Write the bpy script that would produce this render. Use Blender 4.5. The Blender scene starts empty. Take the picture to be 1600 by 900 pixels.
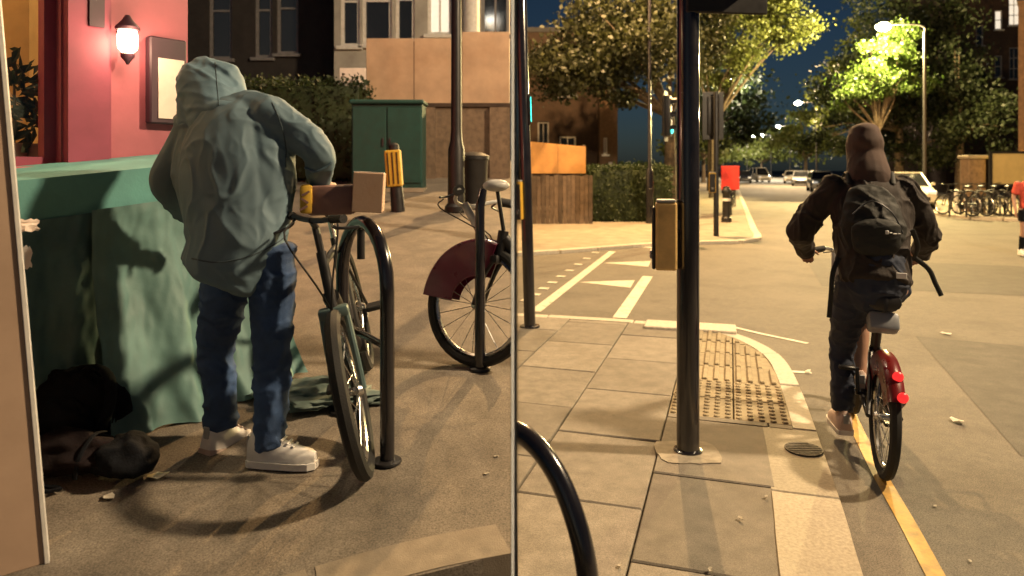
import bpy, bmesh, math, random
import numpy as np
from mathutils import Vector, Matrix, Euler, noise

# ------------------------------------------------------------------ camera, sky, exposure
sc = bpy.context.scene
COL = sc.collection
F = 1100.0            # focal length in pixels of the 1600 px wide photograph
HY = 265.0            # row of the horizon
EYE = 1.54            # height of the camera
SL = 0.123            # the left hand pavement climbs away from the camera
cam_d = bpy.data.cameras.new('camera')
cam = bpy.data.objects.new('camera', cam_d); COL.objects.link(cam)
cam.location = (0, 0, EYE); cam.rotation_euler = (math.radians(90), 0, 0)
cam_d.sensor_width = 36.0; cam_d.lens = 36.0 * F / 1600.0
cam_d.shift_y = -(450.0 - HY) / 1600.0
cam_d.dof.use_dof = True; cam_d.dof.focus_distance = 3.5; cam_d.dof.aperture_fstop = 2.4
cam_d.clip_start = 0.05; cam_d.clip_end = 1500
sc.camera = cam
sc.render.resolution_x = 1024; sc.render.resolution_y = 576
sc.view_settings.view_transform = 'Standard'; sc.view_settings.look = 'None'
sc.view_settings.exposure = 0.7; sc.view_settings.gamma = 1.0
try:
    sc.cycles.use_denoising = True
    sc.cycles.max_bounces = 6
    sc.cycles.sample_clamp_indirect = 4.0
except Exception:
    pass
SUN_EL, SUN_ROT = math.radians(14.0), math.radians(200)
w = bpy.data.worlds.new('World'); sc.world = w; w.use_nodes = True
nt = w.node_tree; bg = nt.nodes['Background']
sky = nt.nodes.new('ShaderNodeTexSky'); sky.sky_type = 'NISHITA'; sky.sun_disc = False
sky.ozone_density = 5.0; sky.sun_elevation = SUN_EL; sky.sun_rotation = SUN_ROT
nt.links.new(sky.outputs['Color'], bg.inputs['Color']); bg.inputs['Strength'].default_value = 0.006
sun_d = bpy.data.lights.new('sun', 'SUN'); sun_d.energy = 0.012; sun_d.angle = math.radians(12); sun_d.color = (1.0, .93, .85)
sun = bpy.data.objects.new('sun', sun_d); COL.objects.link(sun)
sun.rotation_euler = (math.radians(50), 0, math.radians(70))

# ------------------------------------------------------------------ helpers
def lin(c):
    return tuple(((v / 255.0) / 12.92 if v / 255.0 <= .04045 else ((v / 255.0 + .055) / 1.055) ** 2.4) for v in c)

def mat(name, col, rough=.7, metal=0.0, var=.25, scale=6.0, bump=.0, bscale=40.0, coat=0.0, col2=None, emit=None, estr=0.0, spec=.5, trans=0.0, detail=6.0, alpha=None):
    m = bpy.data.materials.new(name); m.use_nodes = True
    n = m.node_tree.nodes; l = m.node_tree.links
    b = n['Principled BSDF']
    b.inputs['Roughness'].default_value = rough; b.inputs['Metallic'].default_value = metal
    b.inputs['Specular IOR Level'].default_value = spec
    if coat: b.inputs['Coat Weight'].default_value = coat; b.inputs['Coat Roughness'].default_value = .1
    if trans: b.inputs['Transmission Weight'].default_value = trans
    tc = n.new('ShaderNodeTexCoord')
    if var > 0:
        nz = n.new('ShaderNodeTexNoise'); nz.inputs['Scale'].default_value = scale; nz.inputs['Detail'].default_value = detail
        nz.inputs['Roughness'].default_value = .6
        l.new(tc.outputs['Object'], nz.inputs['Vector'])
        rp = n.new('ShaderNodeValToRGB')
        c2 = col2 if col2 else tuple(min(1, v * (1 + var)) for v in col)
        c1 = col if col2 else tuple(v * (1 - var) for v in col)
        rp.color_ramp.elements[0].position = .32; rp.color_ramp.elements[1].position = .68
        rp.color_ramp.elements[0].color = (*c1, 1); rp.color_ramp.elements[1].color = (*c2, 1)
        l.new(nz.outputs['Fac'], rp.inputs['Fac']); l.new(rp.outputs['Color'], b.inputs['Base Color'])
        mr = n.new('ShaderNodeMapRange'); mr.inputs['To Min'].default_value = max(.02, rough - .12); mr.inputs['To Max'].default_value = min(1, rough + .12)
        l.new(nz.outputs['Fac'], mr.inputs['Value']); l.new(mr.outputs['Result'], b.inputs['Roughness'])
    else:
        b.inputs['Base Color'].default_value = (*col, 1)
    if bump > 0:
        nb = n.new('ShaderNodeTexNoise'); nb.inputs['Scale'].default_value = bscale; nb.inputs['Detail'].default_value = 5
        l.new(tc.outputs['Object'], nb.inputs['Vector'])
        bp = n.new('ShaderNodeBump'); bp.inputs['Strength'].default_value = bump; bp.inputs['Distance'].default_value = .006
        l.new(nb.outputs['Fac'], bp.inputs['Height']); l.new(bp.outputs['Normal'], b.inputs['Normal'])
    if emit:
        b.inputs['Emission Color'].default_value = (*emit, 1); b.inputs['Emission Strength'].default_value = estr
    return m

def rnd(m, lo, hi):
    """vary a material from object to object"""
    n = m.node_tree.nodes; l = m.node_tree.links; b = n['Principled BSDF']
    oi = n.new('ShaderNodeObjectInfo'); mr = n.new('ShaderNodeMapRange'); mr.inputs['To Min'].default_value = lo; mr.inputs['To Max'].default_value = hi
    l.new(oi.outputs['Random'], mr.inputs['Value'])
    mx = n.new('ShaderNodeMix'); mx.data_type = 'RGBA'; mx.blend_type = 'MULTIPLY'; mx.inputs[0].default_value = 1
    src = b.inputs['Base Color'].links
    if src: l.new(src[0].from_socket, mx.inputs[6])
    else: mx.inputs[6].default_value = b.inputs['Base Color'].default_value
    l.new(mr.outputs['Result'], mx.inputs[7]); l.new(mx.outputs[2], b.inputs['Base Color'])
    return m

def stains(m, col, scale, lo, hi, fac=.6, seed=0.0):
    """second, larger layer of dirt with a shape of its own"""
    n = m.node_tree.nodes; l = m.node_tree.links; b = n['Principled BSDF']
    tc = n.new('ShaderNodeTexCoord'); mp = n.new('ShaderNodeMapping'); mp.inputs['Location'].default_value = (seed, seed * 2, 0)
    nz = n.new('ShaderNodeTexNoise'); nz.inputs['Scale'].default_value = scale; nz.inputs['Detail'].default_value = 7; nz.inputs['Roughness'].default_value = .65
    l.new(tc.outputs['Object'], mp.inputs['Vector']); l.new(mp.outputs['Vector'], nz.inputs['Vector'])
    rp = n.new('ShaderNodeMapRange'); rp.inputs['From Min'].default_value = lo; rp.inputs['From Max'].default_value = hi; rp.inputs['To Max'].default_value = fac
    l.new(nz.outputs['Fac'], rp.inputs['Value'])
    mx = n.new('ShaderNodeMix'); mx.data_type = 'RGBA'; l.new(rp.outputs['Result'], mx.inputs[0])
    src = b.inputs['Base Color'].links
    if src: l.new(src[0].from_socket, mx.inputs[6])
    else: mx.inputs[6].default_value = b.inputs['Base Color'].default_value
    mx.inputs[7].default_value = (*col, 1); l.new(mx.outputs[2], b.inputs['Base Color'])
    return m

def grit(m, lo, hi, scale=320.0, spots=None):
    """fine aggregate speckle, optional trodden-in gum spots"""
    n = m.node_tree.nodes; l = m.node_tree.links; b = n['Principled BSDF']
    tc = n.new('ShaderNodeTexCoord'); nz = n.new('ShaderNodeTexNoise'); nz.inputs['Scale'].default_value = scale; nz.inputs['Detail'].default_value = 2
    l.new(tc.outputs['Object'], nz.inputs['Vector'])
    mr = n.new('ShaderNodeMapRange'); mr.inputs['From Min'].default_value = .3; mr.inputs['From Max'].default_value = .7; mr.inputs['To Min'].default_value = lo; mr.inputs['To Max'].default_value = hi
    l.new(nz.outputs['Fac'], mr.inputs['Value'])
    mx = n.new('ShaderNodeMix'); mx.data_type = 'RGBA'; mx.blend_type = 'MULTIPLY'; mx.inputs[0].default_value = 1
    l.new(b.inputs['Base Color'].links[0].from_socket, mx.inputs[6]); l.new(mr.outputs['Result'], mx.inputs[7]); out = mx.outputs[2]
    if spots:
        vo = n.new('ShaderNodeTexVoronoi'); vo.inputs['Scale'].default_value = spots[0]; l.new(tc.outputs['Object'], vo.inputs['Vector'])
        m2 = n.new('ShaderNodeMapRange'); m2.inputs['From Min'].default_value = spots[1]; m2.inputs['From Max'].default_value = spots[1] * 1.25; m2.inputs['To Min'].default_value = spots[2]; m2.inputs['To Max'].default_value = 0
        l.new(vo.outputs['Distance'], m2.inputs['Value'])
        m3 = n.new('ShaderNodeMix'); m3.data_type = 'RGBA'; l.new(m2.outputs['Result'], m3.inputs[0]); l.new(out, m3.inputs[6]); m3.inputs[7].default_value = (*spots[3], 1); out = m3.outputs[2]
    l.new(out, b.inputs['Base Color']); return m

V = Vector
def unit(v): v = Vector(v); return v.normalized() if v.length > 1e-9 else Vector((0, 0, 1))

class MB:
    def __init__(s): s.v = []; s.f = []
    def add(s, vs, fs):
        o = len(s.v); s.v += [tuple(p) for p in vs]; s.f += [tuple(i + o for i in q) for q in fs]; return s
    def box(s, c, d, rot=None, bev=0.0):
        """centre, full size; bev chamfers the edges"""
        hx, hy, hz = d[0] / 2, d[1] / 2, d[2] / 2
        if bev <= 0:
            vs = [(x, y, z) for z in (-hz, hz) for y in (-hy, hy) for x in (-hx, hx)]
            fs = [(0, 2, 3, 1), (4, 5, 7, 6), (0, 1, 5, 4), (2, 6, 7, 3), (0, 4, 6, 2), (1, 3, 7, 5)]
        else:
            b = min(bev, hx * .9, hy * .9, hz * .9)
            bm = bmesh.new(); bmesh.ops.create_cube(bm, size=1)
            for p in bm.verts: p.co = Vector((p.co.x * d[0], p.co.y * d[1], p.co.z * d[2]))
            bmesh.ops.bevel(bm, geom=bm.edges[:], offset=b, segments=1 if b < .012 else 2, affect='EDGES', profile=.5)
            bm.verts.index_update(); vs = [p.co.copy() for p in bm.verts]; fs = [[q.index for q in g.verts] for g in bm.faces]; bm.free()
        M = Matrix.Identity(3) if rot is None else (rot if isinstance(rot, Matrix) else Euler(rot).to_matrix())
        return s.add([M @ Vector(p) + Vector(c) for p in vs], fs)
    def tube(s, pts, r, n=8, side=None, cap=True, closed=False, ell=None):
        """tube along points; r number or list; ell = ratio of second axis"""
        P = [Vector(p) for p in pts]; m = len(P)
        R = [r] * m if not hasattr(r, '__len__') else list(r)
        rings = []; prev = None
        for i in range(m):
            if closed: t = unit(P[(i + 1) % m] - P[i - 1])
            else: t = unit(P[min(i + 1, m - 1)] - P[max(i - 1, 0)])
            if prev is None:
                a = Vector(side) if side is not None else (Vector((0, 0, 1)) if abs(t.z) < .9 else Vector((1, 0, 0)))
            else: a = prev
            a = unit(a - t * a.dot(t)); prev = a; b = t.cross(a)
            e = 1 if ell is None else (ell if not hasattr(ell, '__len__') else ell[i])
            rings.append([P[i] + a * (R[i] * math.cos(2 * math.pi * k / n)) + b * (R[i] * e * math.sin(2 * math.pi * k / n)) for k in range(n)])
        vs = [p for q in rings for p in q]; fs = []
        for i in range(m if closed else m - 1):
            j = (i + 1) % m
            for k in range(n): fs.append((i * n + k, i * n + (k + 1) % n, j * n + (k + 1) % n, j * n + k))
        if cap and not closed:
            fs.append(tuple(reversed(range(n)))); fs.append(tuple((m - 1) * n + k for k in range(n)))
        return s.add(vs, fs)
    def lathe(s, prof, c=(0, 0, 0), n=20, axis='Z'):
        """profile of (r, h) pairs round an axis"""
        vs = []; fs = []
        for r, h in prof:
            for k in range(n):
                a = 2 * math.pi * k / n; x, y = r * math.cos(a), r * math.sin(a)
                p = (x, y, h) if axis == 'Z' else ((x, h, y) if axis == 'Y' else (h, x, y))
                vs.append(Vector(p) + Vector(c))
        for i in range(len(prof) - 1):
            for k in range(n):
                q = (i * n + k, i * n + (k + 1) % n, (i + 1) * n + (k + 1) % n, (i + 1) * n + k)
                fs.append(q if axis != 'Y' else q[::-1])
        fs.append(tuple(reversed(range(n)))); fs.append(tuple((len(prof) - 1) * n + k for k in range(n)))
        return s.add(vs, fs)
    def prism(s, poly, z0, z1):
        """vertical extrusion of a plan polygon"""
        n = len(poly)
        a = sum(poly[i][0] * poly[(i + 1) % n][1] - poly[(i + 1) % n][0] * poly[i][1] for i in range(n))
        if a < 0: poly = poly[::-1]
        g0 = z0 if callable(z0) else (lambda x, y: z0); g1 = z1 if callable(z1) else (lambda x, y: z1)
        vs = [(p[0], p[1], g0(p[0], p[1])) for p in poly] + [(p[0], p[1], g1(p[0], p[1])) for p in poly]
        fs = [tuple(reversed(range(n))), tuple(range(n, 2 * n))] + [(i, (i + 1) % n, n + (i + 1) % n, n + i) for i in range(n)]
        return s.add(vs, fs)
    def loft(s, rings, cap=True, closed=True):
        n = len(rings[0]); vs = [p for q in rings for p in q]; fs = []
        for i in range(len(rings) - 1):
            for k in range(n if closed else n - 1): fs.append((i * n + k, i * n + (k + 1) % n, (i + 1) * n + (k + 1) % n, (i + 1) * n + k))
        if cap and closed:
            fs.append(tuple(reversed(range(n)))); fs.append(tuple((len(rings) - 1) * n + k for k in range(n)))
        return s.add(vs, fs)
    def ball(s, c, r, n=12, m=8, rot=None):
        rx, ry, rz = (r, r, r) if not hasattr(r, '__len__') else r
        M = Matrix.Identity(3) if rot is None else (rot if isinstance(rot, Matrix) else Euler(rot).to_matrix())
        vs = [M @ Vector((0, 0, -rz))]; fs = []
        for i in range(1, m):
            t = -math.pi / 2 + math.pi * i / m
            for k in range(n):
                a = 2 * math.pi * k / n
                vs.append(M @ Vector((rx * math.cos(t) * math.cos(a), ry * math.cos(t) * math.sin(a), rz * math.sin(t))))
        vs.append(M @ Vector((0, 0, rz)))
        for k in range(n):
            fs.append((0, 1 + (k + 1) % n, 1 + k)); fs.append((len(vs) - 1, 1 + (m - 2) * n + k, 1 + (m - 2) * n + (k + 1) % n))
        for i in range(m - 2):
            for k in range(n): fs.append((1 + i * n + k, 1 + i * n + (k + 1) % n, 1 + (i + 1) * n + (k + 1) % n, 1 + (i + 1) * n + k))
        return s.add([Vector(c) + p for p in vs], fs)
    def mesh(s, name, m=None, smooth=True):
        me = bpy.data.meshes.new(name); me.from_pydata([tuple(p) for p in s.v], [], s.f)
        if m: me.materials.append(m)
        if smooth:
            me.polygons.foreach_set('use_smooth', [True] * len(me.polygons))
            try: me.set_sharp_from_angle(angle=math.radians(38))
            except Exception: pass
        me.update(); return me
    def build(s, name, m, parent=None, smooth=True, world=False):
        me = s.mesh(name, m, smooth); o = bpy.data.objects.new(name, me); COL.objects.link(o)
        if parent is not None:
            o.parent = parent
            if world:   # vertices were given in world space
                o.matrix_parent_inverse = wmat(parent).inverted()
        return o

def wmat(o):
    M = o.matrix_basis.copy()
    if o.parent: M = wmat(o.parent) @ o.matrix_parent_inverse @ M
    return M

def tag(o, label=None, cat=None, group=None, kind=None):
    if label: o['label'] = label
    if cat: o['category'] = cat
    if group: o['group'] = group
    if kind: o['kind'] = kind
    return o

def thing(name, label, cat, loc=(0, 0, 0), rz=0.0, group=None, rot=None):
    o = bpy.data.objects.new(name, None); COL.objects.link(o); o.empty_display_size = .2
    o.location = loc; o.rotation_euler = rot if rot else (0, 0, rz)
    return tag(o, label, cat, group)

def kids(o): return [c for c in COL.objects if c.parent == o]
def copy_tree(o, parent=None):
    c = o.copy(); COL.objects.link(c); c.parent = parent
    for ch in kids(o): copy_tree(ch, c)
    return c
def place(o, loc, rz=0, label=None, rot=None):
    o.location = loc; o.rotation_euler = rot if rot else (0, 0, rz)
    if label: o['label'] = label
    return o

def smooth_pts(P, n=4):
    """Catmull-Rom through points (tuples of any length)"""
    P = [np.array(p, float) for p in P]; out = []
    for i in range(len(P) - 1):
        p0 = P[max(i - 1, 0)]; p1 = P[i]; p2 = P[i + 1]; p3 = P[min(i + 2, len(P) - 1)]
        for k in range(n):
            t = k / n
            out.append(.5 * ((2 * p1) + (-p0 + p2) * t + (2 * p0 - 5 * p1 + 4 * p2 - p3) * t * t + (-p0 + 3 * p1 - 3 * p2 + p3) * t ** 3))
    out.append(P[-1]); return out

def zl(y):   # level of the climbing pavement on the left
    return -.01 + SL * min(y, 14.0)
def GR(px, py, z=0.0):
    y = (EYE - z) * F / (py - HY); return ((px - 800) / F * y, y)
def GL(px, py):
    y = 1.55 / ((py - HY) / F + SL); return ((px - 800) / F * y, y)
def PX(px, py, y): return Vector(((px - 800) / F * y, y, EYE - (py - HY) / F * y))

# street frame: u runs along the street, r to its right
U = Vector((.296, .955, 0)); RR = Vector((.955, -.296, 0))
RZ_ST = math.atan2(U.y, U.x)
def ST(s, b, z=0.0): p = U * s + RR * b; return Vector((p.x, p.y, z))
ROADZ = -.06
# ------------------------------------------------------------------ materials
M = {}
M['road'] = stains(mat('asphalt', (.11, .098, .08), .82, var=.35, scale=14, bump=.6, bscale=300, col2=(.165, .145, .115)), (.06, .05, .04), 1.3, .48, .72, .6)
stains(M['road'], (.20, .175, .14), .55, .5, .7, .55, 4.2); grit(M['road'], .55, 1.5, 170.0, (1.9, .02, .5, (.06, .05, .042)))
M['lroad'] = mat('dark_asphalt', (.03, .026, .023), .85, var=.3, scale=20, bump=.5, bscale=150)
M['slab'] = rnd(stains(mat('paving_stone', (.24, .21, .17), .85, var=.22, scale=9, bump=.3, bscale=220), (.12, .10, .08), 2.2, .52, .75, .55), .72, 1.12)
M['tact'] = rnd(stains(mat('tactile_stone', (.33, .27, .17), .85, var=.2, scale=12, bump=.3, bscale=90), (.16, .13, .09), 4, .5, .72, .5), .8, 1.12)
M['joint'] = mat('joint_sand', (.075, .062, .05), .95, var=.3, scale=30)
M['kerb'] = rnd(stains(mat('granite_kerb', (.36, .31, .23), .75, var=.25, scale=60, bump=.25, bscale=120), (.17, .14, .11), 3, .5, .75, .5), .85, 1.1)
M['palekerb'] = rnd(mat('pale_kerb', (.52, .47, .38), .75, var=.2, scale=30, bump=.25, bscale=100), .9, 1.05)
M['lkerb'] = stains(mat('pale_worn_kerb', (.26, .215, .16), .8, var=.2, scale=14, bump=.3, bscale=200), (.2, .16, .115), 4, .45, .7, .7)
M['farpave'] = stains(mat('far_paving', (.29, .245, .18), .85, var=.25, scale=3, bump=.2, bscale=60), (.16, .13, .1), .7, .5, .72, .5)
M['lpave'] = stains(stains(mat('pavement_left', (.19, .16, .125), .85, var=.28, scale=5, bump=.35, bscale=260), (.10, .085, .07), 1.1, .46, .70, .6, 3.1), (.26, .21, .15), 2.6, .55, .75, .4, 7.7)
grit(M['lpave'], .6, 1.42, 150.0, (2.4, .028, .6, (.085, .07, .06))); grit(M['slab'], .72, 1.28, 210.0, (2.1, .022, .5, (.11, .095, .075)))
M['white_paint'] = stains(mat('road_paint_white', (.62, .57, .46), .6, var=.15, scale=20, bump=.2, bscale=140), (.2, .17, .12), 9, .52, .7, .7)
M['yellow_paint'] = stains(mat('road_paint_yellow', (.52, .31, .075), .6, var=.15, scale=20, bump=.2, bscale=140), (.16, .12, .06), 7, .47, .66, .75)
M['ground'] = mat('ground', (.05, .045, .035), .95, var=.3, scale=.4)
M['black'] = mat('black_gloss_paint', (.012, .011, .015), .22, var=.2, scale=8, coat=.6)
M['blacksat'] = mat('black_satin', (.014, .013, .014), .45, var=.3, scale=14)
M['rubber'] = mat('rubber', (.012, .012, .012), .75, var=.3, scale=30, bump=.3, bscale=150)
M['steel'] = mat('brushed_steel', (.55, .55, .54), .28, 1.0, var=.12, scale=20)
M['chrome'] = mat('bright_steel', (.75, .74, .72), .16, 1.0, var=.08, scale=20)
M['darksteel'] = mat('dark_steel', (.08, .08, .085), .4, .8, var=.2, scale=20)
M['divider_white'] = mat('white_enamel', (.84, .90, .97), .5, var=.03, scale=20)
M['divider_dark'] = mat('dark_board', (.03, .03, .032), .7, var=.2, scale=6)
M['yellow_box'] = stains(mat('yellow_plastic', (.62, .38, .045), .45, var=.12, scale=14), (.3, .18, .05), 12, .55, .75, .5)
M['cream_box'] = stains(mat('faded_yellow_plastic', (.66, .44, .17), .45, var=.12, scale=14), (.4, .26, .1), 9, .55, .75, .5)
M['green_lens'] = mat('green_signal', (.02, .3, .25), .3, var=0, emit=(.05, 1, .75), estr=3.0)
M['red_lens'] = mat('red_lamp', (.6, .02, .02), .3, var=0, emit=(1, .03, .03), estr=.6)
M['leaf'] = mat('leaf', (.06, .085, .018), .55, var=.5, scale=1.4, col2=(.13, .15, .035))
M['leaf_mid'] = mat('leaf_mid', (.014, .019, .006), .55, var=.5, scale=1.4, col2=(.042, .046, .014))  # darker leaf copy, shade of the unlit crown put into the colour
M['leaf_dark'] = mat('leaf_dark', (.010, .018, .007), .6, var=.5, scale=1.4, col2=(.028, .04, .012))  # darkest leaf copy, unlit crowns dimmed by colour
M['leaf_lamplit'] = mat('leaf_lamplit', (.030, .065, .009), .5, var=.4, scale=1.6, col2=(.06, .10, .016))  # lime tint of the lamp mixed into the leaf colour
M['hedge'] = mat('hedge_leaf', (.02, .035, .012), .6, var=.5, scale=3, col2=(.05, .07, .02))
for k in ('leaf', 'leaf_mid', 'leaf_dark', 'leaf_lamplit', 'hedge'):      # thin leaves let some light through
    n_ = M[k].node_tree.nodes; l_ = M[k].node_tree.links; b_ = n_['Principled BSDF']
    tr_ = n_.new('ShaderNodeBsdfTranslucent'); mx_ = n_.new('ShaderNodeMixShader'); mx_.inputs[0].default_value = .38
    l_.new(b_.inputs['Base Color'].links[0].from_socket, tr_.inputs['Color'])
    l_.new(b_.outputs[0], mx_.inputs[1]); l_.new(tr_.outputs[0], mx_.inputs[2]); l_.new(mx_.outputs[0], n_['Material Output'].inputs['Surface'])
M['bark'] = mat('bark', (.10, .075, .05), .9, var=.45, scale=9, bump=.8, bscale=30)
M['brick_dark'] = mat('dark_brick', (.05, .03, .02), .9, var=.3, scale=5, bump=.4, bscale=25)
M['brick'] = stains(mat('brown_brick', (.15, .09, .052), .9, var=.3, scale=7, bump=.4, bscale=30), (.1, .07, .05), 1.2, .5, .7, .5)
M['brick_wall'] = stains(mat('garden_wall_brick', (.17, .115, .075), .9, var=.3, scale=10, bump=.5, bscale=40), (.09, .07, .055), 2, .5, .7, .5)
M['render_pale'] = mat('pale_stucco', (.40, .38, .34), .85, var=.2, scale=2, bump=.2, bscale=30)
M['render_dark'] = mat('dark_house_wall', (.035, .03, .028), .9, var=.3, scale=4, bump=.3, bscale=30)  # dark tone over the whole terraced house wall
M['frame_white'] = mat('white_frame', (.72, .70, .66), .5, var=.12, scale=12)
M['frame_grey'] = mat('grey_frame', (.22, .21, .21), .55, var=.2, scale=12)
M['glass_dark'] = mat('dark_window_glass', (.012, .013, .015), .08, var=.3, scale=2, spec=.7)
M['glass_lit'] = mat('lit_window', (.5, .45, .36), .4, var=.3, scale=3, emit=(1, .86, .66), estr=.55)
M['slate'] = mat('roof_slate', (.05, .05, .055), .8, var=.3, scale=6, bump=.4)
M['plywood'] = stains(mat('plywood', (.52, .27, .085), .75, var=.18, scale=2.2, bump=.15, bscale=30), (.34, .17, .06), 1.3, .5, .72, .5)
M['plywood_l'] = stains(mat('plywood_left', (.46, .30, .19), .75, var=.18, scale=2.2, bump=.15, bscale=30), (.34, .18, .09), 1.3, .5, .72, .45)
M['fence'] = rnd(mat('weathered_board', (.12, .085, .06), .85, var=.3, scale=6, bump=.4, bscale=40), .6, 1.3)
M['cab_green'] = stains(mat('green_cabinet_paint', (.012, .06, .05), .5, var=.15, scale=8), (.03, .05, .04), 5, .55, .75, .5)
M['pink'] = stains(mat('pink_shop_paint', (.40, .105, .135), .55, var=.12, scale=3, bump=.08, bscale=30), (.30, .07, .10), 2.2, .5, .72, .5)
M['plum'] = stains(mat('plum_shop_paint', (.27, .045, .085), .5, var=.15, scale=4), (.17, .03, .06), 3, .5, .72, .5)
M['plum_dark'] = mat('dark_plum_paint', (.045, .018, .03), .5, var=.2, scale=5)
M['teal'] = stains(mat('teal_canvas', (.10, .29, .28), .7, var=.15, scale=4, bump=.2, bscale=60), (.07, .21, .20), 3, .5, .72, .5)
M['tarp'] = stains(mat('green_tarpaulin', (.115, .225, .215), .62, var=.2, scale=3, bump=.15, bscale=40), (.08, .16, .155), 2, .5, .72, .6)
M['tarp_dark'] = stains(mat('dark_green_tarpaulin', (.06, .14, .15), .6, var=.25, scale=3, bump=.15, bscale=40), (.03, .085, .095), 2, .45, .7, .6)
M['board_tan'] = stains(mat('tan_board', (.50, .35, .25), .7, var=.15, scale=1.6, bump=.1, bscale=20), (.36, .24, .16), 1.1, .48, .75, .55)
M['paper'] = mat('paper', (.78, .66, .58), .8, var=.08, scale=9)
M['card'] = stains(mat('cardboard', (.52, .35, .24), .85, var=.12, scale=6, bump=.1, bscale=50), (.36, .21, .12), 6, .5, .72, .4)
M['parcel'] = mat('brown_parcel', (.22, .12, .10), .7, var=.2, scale=6)
M['jacket_a'] = stains(mat('blue_grey_jacket', (.11, .18, .225), .7, var=.12, scale=5, bump=.12, bscale=400), (.10, .14, .16), 1.4, .4, .75, .5)
M['hood_a'] = mat('blue_grey_hood', (.13, .215, .27), .7, var=.12, scale=6, bump=.12, bscale=400)
M['jeans'] = stains(mat('blue_jeans', (.036, .078, .185), .85, var=.25, scale=7, bump=.4, bscale=220), (.015, .03, .06), 3, .48, .72, .6)
M['jeans_dark'] = stains(mat('navy_trousers', (.020, .028, .052), .85, var=.25, scale=7, bump=.4, bscale=220), (.03, .035, .05), 4, .5, .72, .5)
M['shoe_white'] = stains(mat('white_leather', (.75, .73, .70), .5, var=.08, scale=10), (.5, .47, .42), 12, .55, .75, .5)
M['shoe_pale'] = stains(mat('pale_shoe', (.55, .42, .36), .6, var=.12, scale=10), (.3, .22, .18), 9, .5, .75, .5)
M['skin'] = mat('skin', (.40, .23, .16), .55, var=.12, scale=12)
M['jacket_b'] = stains(mat('dark_brown_jacket', (.020, .014, .012), .8, var=.25, scale=6, bump=.3, bscale=160), (.034, .022, .017), 3, .5, .72, .6)
M['hair_b'] = mat('short_brown_hair', (.075, .045, .033), .8, var=.3, scale=40, bump=.6, bscale=260)
M['pack'] = stains(mat('black_backpack', (.010, .011, .010), .7, var=.25, scale=12, bump=.3, bscale=200), (.018, .019, .016), 4, .5, .72, .6)
M['print'] = mat('white_print', (.75, .75, .75), .6, var=0)
M['red_paint'] = mat('red_bike_paint', (.13, .007, .007), .3, var=.15, scale=9, coat=.5)
M['burgundy'] = mat('burgundy_guard', (.12, .012, .036), .3, var=.15, scale=9, coat=.5)
M['grey_plastic'] = mat('grey_plastic', (.32, .33, .34), .5, var=.12, scale=12)
M['teal_frame'] = mat('grey_teal_frame', (.09, .14, .14), .4, var=.15, scale=12)
M['bag'] = mat('dark_bag_cloth', (.009, .010, .013), .9, spec=.12, var=.35, scale=9, bump=.4, bscale=120)
M['bag2'] = mat('plum_bag_cloth', (.018, .013, .014), .9, spec=.12, var=.3, scale=7, bump=.4, bscale=120)
M['red_box'] = mat('red_delivery_box', (.62, .03, .02), .5, var=.12, scale=6, emit=None)
M['car_white'] = mat('white_car_paint', (.62, .58, .50), .3, var=.06, scale=4, coat=.7)
M['car_silver'] = mat('silver_car_paint', (.32, .32, .33), .3, .4, var=.08, scale=4, coat=.7)
M['car_dark'] = mat('dark_car_paint', (.02, .022, .03), .25, var=.1, scale=4, coat=.8)
M['head_lens'] = mat('headlamp_lens', (.7, .7, .68), .15, var=0, emit=(1, .95, .85), estr=.25)
M['tail_lens'] = mat('tail_lamp_lens', (.35, .01, .01), .25, var=0)
M['cream_panel'] = stains(mat('cream_panel', (.60, .46, .19), .6, var=.08, scale=3), (.45, .34, .14), 2, .5, .75, .4)
M['red_top'] = mat('red_top', (.50, .07, .045), .8, var=.15, scale=8, bump=.2, bscale=160)
M['lamp_white'] = mat('lamp_lens_white', (1, 1, 1), .3, var=0, emit=(1, .93, .78), estr=60)
M['lamp_lime'] = mat('lamp_lens_lime', (1, 1, .8), .3, var=0, emit=(1, .95, .45), estr=60)
M['lamp_wall'] = mat('wall_lamp_glass', (1, .9, .8), .3, var=0, emit=(1, .72, .45), estr=9)
M['shop_glow'] = mat('shop_back_wall', (.62, .42, .18), .8, var=.2, scale=3)
M['pot'] = mat('pale_pot', (.55, .48, .42), .7, var=.15, scale=8)
M['litter'] = mat('litter_paper', (.72, .66, .54), .8, var=.12, scale=20)
M['wrapper'] = mat('yellow_wrapper', (.66, .56, .22), .6, var=.2, scale=30, col2=(.75, .72, .6))
M['silver_plate'] = mat('silver_plate', (.22, .235, .26), .45, var=.12, scale=12)
M['patch'] = grit(mat('patch_asphalt', (.085, .076, .064), .8, var=.3, scale=6, bump=.6, bscale=300), .6, 1.45, 170.0)
M['hood_b'] = mat('brown_hood', (.07, .043, .034), .85, var=.22, scale=8, bump=.3, bscale=300)
M['pale_plastic'] = mat('pale_plastic', (.5, .5, .48), .4, var=.1, scale=12)
M['speck'] = mat('trodden_speck', (.42, .37, .29), .9, var=.2, scale=40)
# clear pane: mostly see-through with a little mirror
mp_ = bpy.data.materials.new('clear_pane'); mp_.use_nodes = True
_n = mp_.node_tree.nodes; _l = mp_.node_tree.links; _n.remove(_n['Principled BSDF'])
_t = _n.new('ShaderNodeBsdfTransparent'); _t.inputs['Color'].default_value = (.93, .93, .92, 1)
_g = _n.new('ShaderNodeBsdfGlossy'); _g.inputs['Roughness'].default_value = .04
_x = _n.new('ShaderNodeMixShader'); _x.inputs[0].default_value = .07
_l.new(_t.outputs[0], _x.inputs[1]); _l.new(_g.outputs[0], _x.inputs[2]); _l.new(_x.outputs[0], _n['Material Output'].inputs['Surface'])
M['pane'] = mp_
R = random.Random(7)

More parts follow.
